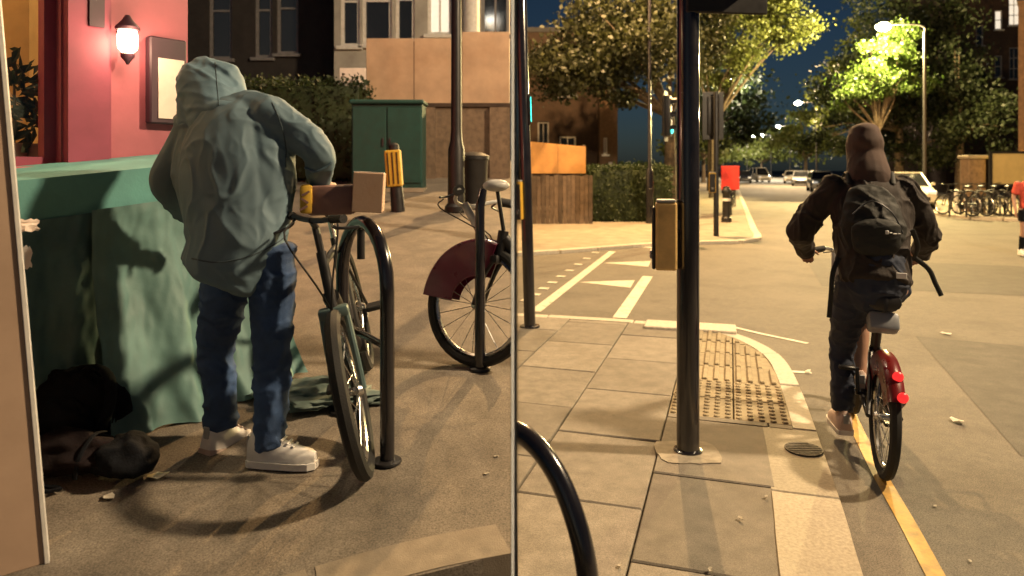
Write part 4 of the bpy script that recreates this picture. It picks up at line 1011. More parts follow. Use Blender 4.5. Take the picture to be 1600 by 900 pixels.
# teal ledge and draped tarpaulins along the shop front
def fpt(tt, out, z): q = FA + FD * tt + FN * out; return Vector((q.x, q.y, z))
t = thing('covered_planter', 'long waist-high planter under a teal cover in front of the pink shop', 'planter', fpt(.3, .42, zl(3.2)), FRZ)
# core box and ledge, following the slope
def slopebox(name, x0, x1, o0, o1, h0, h1, m, parent, n=6):
    rings = []
    for k in range(n + 1):
        tt = x0 + (x1 - x0) * k / n; q = [fpt(tt, o, 0) for o in (o0, o1)]
        zz = [zl(p.y) for p in q]
        rings.append([Vector((q[0].x, q[0].y, zz[0] + h0)), Vector((q[1].x, q[1].y, zz[1] + h0)), Vector((q[1].x, q[1].y, zz[1] + h1)), Vector((q[0].x, q[0].y, zz[0] + h1))])
    return MB().loft(rings).build(name, m, parent, smooth=False, world=True)
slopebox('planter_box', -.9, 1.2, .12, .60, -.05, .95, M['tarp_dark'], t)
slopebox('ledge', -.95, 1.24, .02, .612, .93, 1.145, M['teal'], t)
def drape(name, label, t0, t1, o, h, m, seed, flare=.18, amp=.035, folds=7, bottom=None):
    """hanging sheet with real folds, 6 mm thick"""
    nx, nz = 120, 60; rr = random.Random(seed); ph = [rr.uniform(0, 6.28) for _ in range(6)]
    root = thing(name, label, 'tarpaulin', fpt((t0 + t1) / 2, o, zl(fpt((t0 + t1) / 2, o, 0).y)), FRZ)
    front = []
    for j in range(nz + 1):
        v = j / nz                       # 0 top, 1 bottom
        for i in range(nx + 1):
            u_ = i / nx; tt = t0 + (t1 - t0) * u_
            wob = amp * (v ** .7) * (math.sin(folds * 3.1 * u_ + ph[0] + 1.5 * v) + .6 * math.sin(folds * 5.3 * u_ + ph[1] - 2 * v) + .35 * math.sin(11 * folds * .5 * u_ + ph[2] + 3 * v))
            crs = .03 * v * math.sin(5 * v + 4 * u_ + ph[3]) + .05 * noise.noise(Vector((u_ * 3.2, v * 2.4, seed))) * v
            crs += .016 * v * noise.noise(Vector((u_ * 11, v * 6, seed + 5))) + .009 * noise.noise(Vector((u_ * 26 + 3 * v, v * 13, seed + 9)))
            out = o + flare * v * v + wob + crs + .004
            bt = bottom(u_) if bottom else 0.0
            q = fpt(tt + flare * .25 * v * (u_ - .5), out, 0); zz = zl(q.y) + h + (bt + .012 - h) * v + .012 * math.sin(9 * u_ + ph[4]) * v
            front.append(Vector((q.x, q.y, zz)))
    n = len(front); back = [p - FN * .006 for p in front]; W1 = nx + 1
    fs = [(j * W1 + i, (j + 1) * W1 + i, (j + 1) * W1 + i + 1, j * W1 + i + 1) for j in range(nz) for i in range(nx)]
    fb = [(n + a, n + d_, n + c_, n + b_) for a, b_, c_, d_ in fs]
    mb = MB(); mb.add(front + back, fs + fb)
    o_ = mb.build('sheet', m, root, world=True); at_ = o_.data.attributes.get('sharp_edge')
    if at_: o_.data.attributes.remove(at_)
    return root
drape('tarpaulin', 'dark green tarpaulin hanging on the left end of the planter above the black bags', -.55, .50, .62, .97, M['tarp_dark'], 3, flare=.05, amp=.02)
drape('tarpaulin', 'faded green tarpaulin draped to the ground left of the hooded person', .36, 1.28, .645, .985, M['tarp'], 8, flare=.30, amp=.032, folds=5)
# crumpled ground tarp corner behind the feet
def heap(name, m, parent, c, r, seed, amp=.25, n=44, k=28, rot=0, fr=2.2):
    mb = MB(); mb.ball((0, 0, 0), (1, 1, 1), n, k); out = []
    for p in mb.v:
        p = Vector(p); d_ = 1 + amp * noise.noise(p * fr + Vector((seed, seed * 2, 0))) + amp * .5 * noise.noise(p * fr * 2.7 + Vector((seed, 0, 3)))
        q = Vector((p.x * r[0], p.y * r[1], max(p.z, -.55) * r[2])) * d_; q = Matrix.Rotation(rot, 3, 'Z') @ q; out.append(q + Vector(c))
    mb.v = [tuple(p) for p in out]; o_ = mb.build(name, m, parent); at_ = o_.data.attributes.get('sharp_edge')
    if at_: o_.data.attributes.remove(at_)
    return o_
gx = lambda px, py: Vector((*GL(px, py), zl(GL(px, py)[1])))
c = gx(500, 622); t = thing('ground_sheet', 'crumpled grey-green sheet lying on the pavement behind the bicycle', 'sheet', c)
heap('sheet', mat('grey_green_sheet', (.10, .14, .125), .6, var=.2, scale=6), t, (0, 0, .02), (.30, .20, .035), 5.5, amp=.5)
c = gx(120, 690); t = thing('backpack', 'black rucksack with a loop strap dumped against the tarpaulin', 'bag', c)
heap('body', M['bag'], t, (.0, -.01, .15), (.21, .13, .175), 2.2, amp=.2)
MB().tube(smooth_pts([(.14, -.10, .05), (.21, -.12, .19), (.20, -.10, .30), (.12, -.06, .34), (.05, -.04, .30)], 4), .014, 8, ell=2.2).build('strap', M['bag'], t)
heap('pocket', M['bag'], t, (.03, -.13, .13), (.12, .05, .09), 6.1, amp=.2)
c = gx(120, 742); t = thing('holdall', 'slumped plum holdall lying in front of the black rucksack', 'bag', c)
heap('body', M['bag2'], t, (-.04, .02, .075), (.27, .12, .085), 8.4, amp=.32, rot=-.15, fr=1.7)
heap('dark_end', M['bag'], t, (.20, -.01, .07), (.12, .11, .085), 9.4, amp=.2, fr=1.6)
for x_ in (-.16, .06): MB().tube(smooth_pts([(x_, -.11, .03), (x_ + .01, -.10, .11), (x_ + .02, -.02, .165), (x_ + .02, .06, .15)], 4), .009, 8, ell=.5).build('handle', M['bag'], t)
MB().tube(smooth_pts([(-.18, -.08, .09), (-.1, -.12, .02), (.02, -.13, .005), (-.12, -.2, .006), (-.2, -.24, .005)], 4), .008, 6).build('strap', M['bag'], t)
def scrap(label, px, py, size, m, left, seed, nm='litter'):
    rr = random.Random(seed)
    if left: p = gx(px, py)
    else:
        zz = 0 if px < 1245 else ROADZ; q = GR(px, py, zz); p = Vector((*q, zz + .005))
    t = thing(nm, label, 'litter', p, rr.uniform(0, 3))
    mb = MB(); n = 9; top = []; 
    for k in range(n):
        a = 2 * math.pi * k / n; r_ = size * rr.uniform(.55, 1.1); top.append((r_ * math.cos(a), r_ * .6 * math.sin(a), .004 + rr.uniform(0, size * (.35 if size > .03 else .12))))
    vs = [(0, 0, size * (.3 if size > .03 else .1))] + top + [(p_[0] * .98, p_[1] * .98, max(.001, p_[2] - .003)) for p_ in top] + [(0, 0, size * (.3 if size > .03 else .1) - .003)]
    fs = [(0, 1 + k, 1 + (k + 1) % n) for k in range(n)] + [(2 * n + 1, n + 1 + (k + 1) % n, n + 1 + k) for k in range(n)] + [(1 + k, n + 1 + k, n + 1 + (k + 1) % n, 1 + (k + 1) % n) for k in range(n)]
    mb.add(vs, fs); mb.build('scrap', m, t, smooth=False)
scrap('crumpled yellow food wrapper on the pavement by the bags', 243, 747, .05, M['wrapper'], True, 1)
scrap('white paper scrap in front of the dark bags', 170, 780, .035, M['litter'], True, 2)
scrap('tiny white scrap near the kerb, lower of two', 760, 741, .016, M['speck'], True, 3)
scrap('tiny white scrap near the kerb, upper of two', 775, 714, .014, M['speck'], True, 4)
scrap('white torn paper lying on the road right of the bicycle', 1498, 661, .055, M['litter'], False, 5)
scrap('small white scrap on the road level with the saddle', 1478, 523, .05, M['litter'], False, 6)
scrap('white fleck by the kerb beside the cyclist', 1262, 582, .04, M['litter'], False, 7)
scrap('small pale fleck low on the road right of the yellow line', 1461, 793, .014, M['speck'], False, 8)
scrap('bright speck at the bottom right of the road', 1516, 879, .012, M['litter'], False, 9)
scrap('pale fleck on the paving slabs right of the black post', 1157, 812, .02, M['speck'], False, 10)
scrap('pale speck on the slabs at the bottom edge', 1110, 893, .018, M['speck'], False, 11)
scrap('pale speck left of the foreground post shadow', 968, 886, .014, M['speck'], False, 12)
scrap('pale fleck beside the kerb joint', 1197, 778, .016, M['speck'], False, 13)
rl = random.Random(77)

for k_, (px, py, wd, hh, lab) in enumerate(((42, 352, .075, .05, 'pinkish paper scrap stuck on the dark tarpaulin beside the tan board'), (36, 402, .05, .09, 'white torn paper hanging on the dark tarpaulin beside the tan board'))):
    q = fp(px, py, back=-.70); t = thing('paper_scrap', lab, 'paper', q, FRZ); rr_ = random.Random(k_ + 4); mb = MB(); nn_ = 6; vs = []; fs = []
    for side_ in (0, 1):
        for j in range(nn_ + 1):
            for i in range(nn_ + 1): vs.append(((i / nn_ - .5) * wd * (1 + .2 * math.sin(j * 1.7 + k_)), -.012 + .014 * noise.noise(Vector((i * .6, j * .6, k_ * 3.0))) + side_ * .002, (j / nn_ - .5) * hh * (1 + .15 * math.sin(i * 2.1))))
    w1 = nn_ + 1
    for j in range(nn_):
        for i in range(nn_): a_ = j * w1 + i; fs.append((a_, a_ + 1, a_ + w1 + 1, a_ + w1)); o_ = w1 * w1; fs.append((o_ + a_, o_ + a_ + w1, o_ + a_ + w1 + 1, o_ + a_ + 1))
    mb.add(vs, fs); mb.build('sheet', M['paper' if k_ == 0 else 'print'], t)
# ------------------------------------------------------------------ bicycles
def wheel(parent, loc, Rw, tyre_w=.022, spokes=20, M4=None, hire=False, rim='steel', hubw=.05):
    """wheel in the local xz plane"""
    hub = MB(); hub.lathe([(.018, -hubw), (.028, -hubw * .7), (.016, -hubw * .5), (.016, hubw * .5), (.028, hubw * .7), (.018, hubw)], n=10, axis='Y')
    for k in range(spokes):
        a = 2 * math.pi * k / spokes; sgn = 1 if k % 2 else -1
        hub.tube([(.024 * math.cos(a), sgn * hubw * .6, .024 * math.sin(a)), ((Rw - .045) * math.cos(a + .12), 0, (Rw - .045) * math.sin(a + .12))], .0022, 4, cap=False)
    o = hub.build('wheel', M['steel'], parent); o.location = loc
    if M4 is not None: o.matrix_basis = M4 @ Matrix.Translation(loc)
    circ = lambda r, n=40: [(r * math.cos(2 * math.pi * k / n), 0, r * math.sin(2 * math.pi * k / n)) for k in range(n)]
    MB().tube(circ(Rw - tyre_w), tyre_w, 8, side=(0, 1, 0), closed=True).build('tyre', M['rubber'], o)
    MB().tube(circ(Rw - tyre_w * 2 - .008), .012, 6, side=(0, 1, 0), closed=True).build('rim', M[rim], o)
    return o
def fender(parent, c, Rw, a0, a1, m, wd=.032, M4=None, name='mudguard', skirt=0.0):
    """mudguard arc round a wheel; skirt closes its sides inwards"""
    mb = MB(); n = 22; rings = []
    for k in range(n + 1):
        a = a0 + (a1 - a0) * k / n; ca, sa = math.cos(a), math.sin(a); ring = []
        prof = [(Rw + .012 - skirt, -wd), (Rw + .012, -wd), (Rw + .028, -wd * .6), (Rw + .034, 0), (Rw + .028, wd * .6), (Rw + .012, wd), (Rw + .012 - skirt, wd), (Rw + .009 - skirt, wd - .003), (Rw + .010, wd - .004), (Rw + .024, wd * .5), (Rw + .029, 0), (Rw + .024, -wd * .5), (Rw + .010, -wd + .004), (Rw + .009 - skirt, -wd + .003)]
        for r_, y_ in prof: ring.append((c[0] + r_ * ca, y_, c[2] + r_ * sa))
        rings.append(ring)
    o = mb.loft(rings).build(name, M[m], parent)
    if M4 is not None: o.matrix_basis = M4
    return o
def steer_matrix(ang, a, b):
    ax = unit(Vector(a) - Vector(b)); T = Matrix.Translation(Vector(b)); return T @ Matrix.Rotation(ang, 4, ax) @ T.inverted()
def bicycle(label, loc, rz, lean=0.0, steer=0.0, kind='plain', frame='blacksat', guard='red_paint', group=None, name='bicycle', spokes=20, Rw=.335, wb=1.05, lit=False):
    """x forward, rear wheel contact at the origin"""
    t = thing(name, label, 'bicycle', loc, 0, group); t.rotation_mode = 'XYZ'
    t.matrix_basis = Matrix.Translation(Vector(loc)) @ Matrix.Rotation(rz, 4, 'Z') @ Matrix.Rotation(lean, 4, 'X')
    hire = kind == 'hire'
    bb = (.44, 0, .29)
    ht, hb = ((.90, 0, .88), (.955, 0, .66)) if not hire else ((.86, 0, .90), (.925, 0, .60))
    S4 = steer_matrix(steer, ht, hb)
    wheel(t, (0, 0, Rw), Rw, .027 if hire else (.030 if kind == 'plain_a' else .022), spokes)
    fw = wheel(t, (wb, 0, Rw), Rw, .027 if hire else (.030 if kind == 'plain_a' else .022), spokes, S4)
    fr = MB()
    if not hire:
        fr.tube([bb, (.285, 0, .80)], .017, 10); fr.tube([(.295, 0, .755), (.905, 0, .83)], .016, 10); fr.tube([bb, (.935, 0, .70)], .034 if kind == 'plain_a' else .021, 10)
        fr.tube([ht, hb], .021, 10)
        for y_ in (-1, 1): fr.tube([(bb[0], y_ * .03, bb[2]), (0, y_ * .065, Rw)], .010, 8); fr.tube([(.29, y_ * .012, .74), (0, y_ * .065, Rw)], .008, 8)
    else:
        fr.tube(smooth_pts([(.90, 0, .70), (.74, 0, .50), (.56, 0, .36), bb], 4), .036, 12); fr.tube([(.90, 0, .74) if guard == 'burgundy' else ht, hb], .03, 12); fr.tube([bb, (.27, 0, .72)], .026, 12)
        for y_ in (-1, 1): fr.tube([(bb[0], y_ * .04, bb[2]), (0, y_ * .075, Rw)], .014, 8); fr.tube([(.31, y_ * .02, .60), (0, y_ * .075, Rw)], .011, 8)
    fr.lathe([(.035, -.045), (.035, .045)], bb, n=14, axis='Y'); fr.build('frame', M[frame], t)
    fk = MB()
    for y_ in (-1, 1): fk.tube(smooth_pts([(hb[0] + .012, y_ * .048, hb[2] - .03), (hb[0] + .06, y_ * .052, .5), (wb - .015, y_ * .052, Rw + .05), (wb, y_ * .052, Rw)], 3), .013, 8)
    fk.box((hb[0] + .008, 0, hb[2] - .018), (.05, .12, .045), bev=.012)
    o = fk.build('fork', M['teal_frame' if kind == 'plain_a' else frame], t); o.matrix_basis = S4
    # handlebar, stem, grips, levers
    hbz = 1.02 if not hire else 1.05; st = (ht[0] - .015, 0, ht[2] + .10); dock = guard == 'burgundy'
    hd = MB()
    if dock:    # forward raked silver stem
        hbz = .90; st = (1.10, 0, .80); hd.tube([(.925, 0, .60), (1.0, 0, .66), (1.16, 0, .90)], .024, 10)
    else: hd.tube([ht, st], .015, 8); hd.tube([st, (st[0] + .06, 0, hbz)], .014, 8)
    if hire: bar = [(st[0] - .10, -.31, hbz + .03), (st[0] - .03, -.22, hbz + .04), (st[0] + .06, -.09, hbz), (st[0] + .06, .09, hbz), (st[0] - .03, .22, hbz + .04), (st[0] - .10, .31, hbz + .03)]
    elif kind == 'plain_a': bar = [(st[0] + .05 + r_ * math.sin(1.0), r_ * math.cos(1.0), hbz + z_) for r_, z_ in ((-.25, .015), (-.15, .01), (-.06, 0), (.06, 0), (.15, .01), (.25, .015))]
    else: bar = [(st[0] + .02, -.30, hbz + .02), (st[0] + .04, -.18, hbz + .02), (st[0] + .06, -.07, hbz), (st[0] + .06, .07, hbz), (st[0] + .04, .18, hbz + .02), (st[0] + .02, .30, hbz + .02)]
    hd.tube(smooth_pts(bar, 3), .0115, 8); h_ = hd.build('handlebar', M['blacksat' if not hire else ('pale_plastic' if dock else 'steel')], t); h_.matrix_basis = S4
    for y_ in (0, -1):
        a, c = Vector(bar[y_]), Vector(bar[1 if y_ == 0 else -2]); g_ = MB(); gr_ = 1.7 if dock else 1; g_.tube([a, a.lerp(c, .45), a.lerp(c, .9)], [.017 * gr_, .016 * gr_, .017 * gr_], 10); g_.build('grip', M['rubber'], h_)
        m_ = a.lerp(c, 1.0); lv = MB(); sg = 1 if m_.y > 0 else -1
        lv.tube(smooth_pts([(m_.x + .01, m_.y, m_.z - .012), (m_.x + .05, m_.y + sg * .02, m_.z - .03), (m_.x + .045, m_.y + sg * .10, m_.z - .045)], 3), .0065, 6); lv.build('brake_lever', M['darksteel'], h_)
    cb = MB()
    for sg in (-1, 1): cb.tube(smooth_pts([(bar[2 if sg < 0 else 3][0], bar[1 if sg < 0 else 4][1], hbz), (st[0] + .16, sg * .10, hbz - .03), (hb[0] + .08, sg * .03, hb[2] + .12), (hb[0] + .05, 0, hb[2])], 4), .004, 5)
    cb.build('cables', M['rubber'], h_)
    # saddle
    sp = MB(); sp.tube([(.285, 0, .74), (.225, 0, .93 if not hire else .86)], .0145, 10); s_ = sp.build('seat_post', M['steel'], t)
    sz = .955 if not hire else .885; prof = [(-.145, .0, .03), (-.12, .075, .045), (-.05, .085, .05), (.03, .05, .04), (.11, .022, .03), (.14, .008, .02)]
    rings = []
    for x_, w_, th in prof: rings.append([(.215 + x_, max(w_, .012) * 1.1 * math.cos(a), sz + (th if math.sin(a) > 0 else .035) * math.sin(a) * (1 if not hire else 1.25)) for a in [2 * math.pi * k / 12 for k in range(12)]])
    MB().loft(rings).build('saddle', M['blacksat'], t)
    # drive
    ck = MB(); ck.lathe([(.085, -.004), (.088, 0), (.085, .004)], (bb[0], -.052, bb[2]), n=22, axis='Y'); cr = ck.build('chainring', M['darksteel'], t)
    if hire: MB().box((.22, -.058, .31), (.52, .02, .12), (0, .02, 0), bev=.01).build('chain_guard', M['blacksat'], cr)
    else: MB().tube([(bb[0], -.052, bb[2] + .085), (0, -.045, Rw + .035), (-.035, -.045, Rw), (0, -.045, Rw - .035), (bb[0], -.052, bb[2] - .085)], .004, 4).build('chain', M['darksteel'], cr)
    for sg, a in ((-1, -1.35), (1, -1.35 + math.pi)):
        e = Vector((bb[0] + .165 * math.cos(a), sg * .075, bb[2] + .165 * math.sin(a))); c_ = MB(); c_.tube([(bb[0], sg * .06, bb[2]), e], .011, 6); co = c_.build('crank', M['darksteel'], t)
        MB().box((e.x, e.y + sg * .055, e.z), (.085, .09, .022), bev=.006).build('pedal', M['blacksat'], co)
    if hire:
        fender(t, (0, 0, Rw), Rw, .2, 2.62, guard, wd=.040, skirt=.11, name='rear_mudguard')
        fender(t, (wb, 0, Rw), Rw, .15 if guard == 'burgundy' else .5, 1.95 if guard == 'burgundy' else 2.9, guard, M4=S4, name='front_mudguard', wd=.045 if guard == 'burgundy' else .032, skirt=.19 if guard == 'burgundy' else 0)
        for an, sd_ in ((2.25, -.012), (2.56, -.022)):
            lm = MB(); lm.ball(((Rw + .04) * math.cos(an), sd_, Rw + (Rw + .04) * math.sin(an)), (.016, .026, .026), 12, 8); lm.build('rear_light', M['red_lens' if lit else 'tail_lens'], t)
        MB().box((.13, 0, .775), (.10, .15, .10), (0, .5, 0), bev=.02).build('seat_clamp_plate', M['silver_plate'], t)
        if dock:
            MB().ball((.94, 0, .99), (.075, .05, .035), 14, 8).build('console', M['pale_plastic'], t); MB().tube([(.90, 0, .74), (.935, 0, .975)], .012, 8).build('console_post', M['blacksat'], t)
            return t
        rk = MB(); rk.box((st[0] + .22, 0, .95), (.05, .30, .22), (0, .25, 0), bev=.015); rk.tube([(st[0] + .1, .1, .80), (st[0] + .32, .12, .80), (st[0] + .32, -.12, .80), (st[0] + .1, -.1, .80)], .01, 6)
        r2 = rk.build('front_rack', M['grey_plastic'], t); r2.matrix_basis = S4
    return t

def clip_x(root, x):
    """saw a thing off at the plane X = x, caps filled"""
    def rec(o):
        if o.type == 'MESH':
            me = o.data.copy(); W = wmat(o); bm = bmesh.new(); bm.from_mesh(me); bm.transform(W)
            res = bmesh.ops.bisect_plane(bm, geom=bm.verts[:] + bm.edges[:] + bm.faces[:], plane_co=(x, 0, 0), plane_no=(1, 0, 0), clear_outer=True)
            ed = [e for e in res['geom_cut'] if isinstance(e, bmesh.types.BMEdge)]
            try: bmesh.ops.edgeloop_fill(bm, edges=ed)
            except Exception: pass
            bm.transform(W.inverted()); bm.to_mesh(me); n = len(bm.verts); bm.free(); o.data = me
        ks = kids(o)
        for c in ks: rec(c)
    rec(root)
    def prune(o):
        for c in kids(o): prune(c)
        if o.type == 'MESH' and len(o.data.vertices) == 0 and not kids(o): bpy.data.objects.remove(o)
    prune(root)

# bicycle leaning on the hoop, front wheel towards the camera
fc = Vector((*GL(577, 735), 0)); hdg = unit(Vector((.20, -1.0, 0)))
rzA = math.atan2(hdg.y, hdg.x); rc = fc - hdg * 1.05
tA = bicycle('black bicycle leaning left beside the hoop stand, front wheel towards the camera', (rc.x, rc.y, zl(rc.y)), rzA, kind='plain_a')
slope_pitch = math.asin((zl(rc.y) - zl(fc.y)) / 1.05)
LEANA = math.radians(12.5)
tA.matrix_basis = Matrix.Translation((rc.x, rc.y, zl(rc.y) + .002)) @ Matrix.Rotation(rzA, 4, 'Z') @ Matrix.Rotation(slope_pitch, 4, 'Y') @ Matrix.Rotation(LEANA, 4, 'X')
BA = tA.matrix_basis.copy()
# docked hire bicycle at the right edge of the left picture, sawn off at the divider
fcB = Vector((-.19, 3.83, 0)); hdB = unit(Vector((-1, -.12, 0))); rcB = fcB - hdB * 1.05
tB = bicycle('docked hire bicycle with a burgundy front mudguard, cut off by the white divider', (rcB.x, rcB.y, zl(3.83) + .002), math.atan2(hdB.y, hdB.x), kind='hire', frame='blacksat', guard='burgundy', lean=math.radians(3), steer=math.radians(-36))
clip_x(tB, -.0015)
p = gx(750, 577); t = thing('dock_post', 'thin black dock post standing in front of the burgundy mudguard', 'post', (p.x, p.y, p.z))
MB().tube([(0, 0, -.02), (0, 0, .5), (0, .0, .88), (.015, .03, .97)], [.03, .028, .026, .022], 14).build('post', M['black'], t)
MB().lathe([(.06, 0), (.056, .01), (.032, .015)], n=18).build('base_collar', M['blacksat'], t)
# hire bicycle ridden by the cyclist
RC = Vector((*GR(1378, 745, ROADZ), ROADZ + .003)); HD = unit(Vector((.305, .952, 0))); HR = Vector((HD.y, -HD.x, 0))
rzC = math.atan2(HD.y, HD.x)
tC = bicycle('red hire bicycle ridden along the yellow line by the cyclist', tuple(RC), rzC, lean=math.radians(2.0), kind='hire', frame='blacksat', guard='red_paint', lit=True, Rw=.31, wb=1.02)
BC = tC.matrix_basis.copy()

# ------------------------------------------------------------------ vehicles
def car(label, loc, rz, paint, L=4.1, W=1.74, H=1.48, van=False, group='cars parked along the street', lights=False):
    t = thing('parked_car', label, 'car', loc, rz, group); hl, hw_ = L / 2, W / 2
    # body sides as lofted sections, front at +x
    if van: top = [(-hl, .55, .80), (-hl + .08, .62, .95), (-hl * .5, .66, .97), (0, .66, .97), (hl * .45, .66, .95), (hl * .72, .62, .86), (hl - .1, .55, .74), (hl, .48, .62)]
    else: top = [(-hl, .52, .78), (-hl + .08, .62, .92), (-hl * .62, .66, .95), (0, .66, .94), (hl * .42, .66, .93), (hl * .66, .60, .86), (hl - .14, .55, .74), (hl, .46, .60)]
    rings = []
    for x_, bot, zt2 in top:
        e = 1 - .10 * (abs(x_) / hl) ** 4; w_ = hw_ * e; z0_ = .22 if abs(x_) < hl - .05 else .30
        rings.append([(x_, -w_ * .93, z0_), (x_, -w_, z0_ + .12), (x_, -w_, zt2 - .16), (x_, -w_ * .95, zt2 - .03), (x_, -w_ * .86, zt2), (x_, w_ * .86, zt2), (x_, w_ * .95, zt2 - .03), (x_, w_, zt2 - .16), (x_, w_, z0_ + .12), (x_, w_ * .93, z0_)])
    MB().loft(rings).build('body', M[paint], t)
    # greenhouse in glass and roof in paint
    if van: gh = [(-hl + .06, .90), (-hl + .12, 1.0), (hl * .30, .95), (hl * .62, .88)]; rf = (-hl + .10, hl * .26)
    else: gh = None; rf = (-hl * .68, hl * .10)
    xb0, xb1, xt0, xt1 = (-hl + .05, hl * .62, rf[0], rf[1]) if van else (-hl + .12, hl * .50, rf[0], rf[1])
    wb_, wt_ = hw_ * .90, hw_ * .72; zb_, zt3 = .90, H
    g = MB(); g.loft([[(xb0, -wb_, zb_), (xb1, -wb_, zb_), (xb1, wb_, zb_), (xb0, wb_, zb_)], [(xt0, -wt_, zt3 - .04), (xt1, -wt_, zt3 - .04), (xt1, wt_, zt3 - .04), (xt0, wt_, zt3 - .04)]]); g.build('windows', M['glass_dark'], t, smooth=False)
    MB().box(((xt0 + xt1) / 2, 0, zt3 - .02), (xt1 - xt0 + .05, wt_ * 2 + .05, .05), bev=.02).build('roof', M[paint], t)
    for sg in (-1, 1):
        for (xa, xc) in ((xb0, xt0), (xb1, xt1), ((xb0 + xb1) / 2 - .05, (xt0 + xt1) / 2)): MB().tube([(xa, sg * wb_, zb_), (xc, sg * wt_, zt3 - .03)], .035, 6).build('pillar', M[paint], t)
    for sx in (-hl * .62, hl * .62):
        for sg in (-1, 1):
            mb = MB(); mb.lathe([(.18, -.1), (.29, -.10), (.315, -.07), (.315, .07), (.29, .10), (.18, .10)], (0, 0, 0), n=20, axis='Y'); o = mb.build('wheel', M['rubber'], t); o.location = (sx, sg * (hw_ - .10), .315)
            MB().lathe([(.19, -.105), (.17, -.11), (.05, -.112), (.05, .112), (.17, .11), (.19, .105)], n=16, axis='Y').build('rim', M['steel'], o)
    for sg in (-1, 1):
        MB().box((hl - .09, sg * hw_ * .70, .68), (.16, .34, .13), (0, .3, -sg * .18), bev=.03).build('headlight', M['head_lens'], t)
        MB().box((-hl + .02, sg * hw_ * .78, .78), (.08, .18, .22), bev=.02).build('tail_light', M['tail_lens'], t)
        MB().box((hl * .40, sg * (hw_ + .06), 1.0), (.10, .16, .11), bev=.03).build('mirror', M[paint], t)
    MB().box((hl - .015, 0, .42), (.06, W * .62, .16), bev=.02).build('grille', M['blacksat'], t); MB().box((-hl + .01, 0, .55), (.02, .5, .11)).build('number_plate', M['yellow_box'], t, smooth=False)
    return t
RZS = math.atan2(U.y, U.x)
car('white hatchback parked on the right beyond the cyclist', (*GR(1425, 323)[:2], ROADZ), RZS + math.pi, 'car_white').location = (Xp(1412, 30.5), 30.5, ROADZ)
car('small white van parked at the far left of the street end', (Xp(1187, 92), 92, ROADZ), RZS + math.pi + .25, 'car_white', L=4.6, H=1.85, van=True)
car('dark car parked in front of the far white van', (Xp(1162, 84), 84, ROADZ), RZS + math.pi, 'car_dark')
car('silver car parked on the right far down the street', (Xp(1252, 70), 70, ROADZ), RZS + math.pi - .1, 'car_silver')
car('white car parked beyond the silver one on the right', (Xp(1237, 84), 84, ROADZ), RZS + math.pi - .1, 'car_white')
car('silver car parked on the right just left of the cyclist', (Xp(1283, 52), 52, ROADZ), RZS + math.pi, 'car_silver')

# delivery scooter with red box
ps = Vector((Xp(1141, 24.5), 24.5, ROADZ)); t = thing('delivery_scooter', 'parked delivery scooter with a big red box behind the bollard', 'scooter', ps, RZS)
for x_ in (-.62, .66):
    mb = MB(); mb.lathe([(.12, -.05), (.2, -.055), (.235, -.03), (.235, .03), (.2, .055), (.12, .05)], n=18, axis='Y'); o = mb.build('wheel', M['rubber'], t); o.location = (x_, 0, .235); MB().lathe([(.13, -.05), (.04, -.055), (.04, .055), (.13, .05)], n=14, axis='Y').build('rim', M['steel'], o)
MB().loft([[(x_, w_ * math.cos(a), zc_ + hh * math.sin(a)) for a in [2 * math.pi * k / 12 for k in range(12)]] for x_, w_, zc_, hh in ((-.86, .06, .66, .06), (-.7, .15, .6, .17), (-.3, .17, .52, .22), (-.05, .16, .42, .14), (.3, .15, .3, .05), (.42, .15, .32, .06))]).build('body', M['car_dark'], t)
MB().box((.47, 0, .62), (.07, .38, .72), (0, -.25, 0), bev=.03).build('leg_shield', M['car_dark'], t)
MB().box((-.35, 0, .80), (.7, .26, .1), bev=.04).build('seat', M['blacksat'], t)
hb_ = MB(); hb_.tube([(.58, 0, .3), (.42, 0, 1.0)], .03, 8); hb_.tube([(.36, -.33, 1.06), (.42, 0, 1.02), (.36, .33, 1.06)], .018, 8); hb_.build('handlebar', M['blacksat'], t)
bx = MB().box((-.62, 0, 1.30), (.56, .58, .76), bev=.02).build('delivery_box', M['red_box'], t, smooth=False)
MB().box((-.62, 0, 1.70), (.58, .60, .05), bev=.012).build('box_lid', M['red_box'], bx, smooth=False)
MB().box((-.345, .0, 1.3), (.02, .48, .6), bev=.006).build('pale_side', M['paper'], bx, smooth=False)

# ------------------------------------------------------------------ cycle parking and board at the right
G_S = 'cycle stands along the right pavement'; G_B = 'bicycles parked at the right pavement'
YR = 22.0
first = None
for k in range(6):
    px = 1510 + k * 17.5; Y = 22.6 + .12 * k; x = Xp(px, Y)
    if first is None:
        t = thing('cycle_stand', 'x', 'cycle stand', (x, Y, .03), 0, G_S); first = t
        MB().tube([(0, .0, -.02), (0, 0, .6)] + [(0, .32 - .32 * math.cos(a), .62 + .2 * math.sin(a)) for a in [math.pi * j / 8 for j in range(9)]] + [(0, .64, .6), (0, .64, -.02)], .028, 8).build('hoop', M['blacksat'], t)
        MB().tube([(0, 0, .4), (0, .64, .4)], .018, 8).build('crossbar', M['blacksat'], t)
        c = t
    else: c = copy_tree(first)
    place(c, (x, Y, .03), .25, '%s hoop stand from the left in the right-hand cycle parking' % ['first', 'second', 'third', 'fourth', 'fifth', 'sixth'][k])
b0_ = None
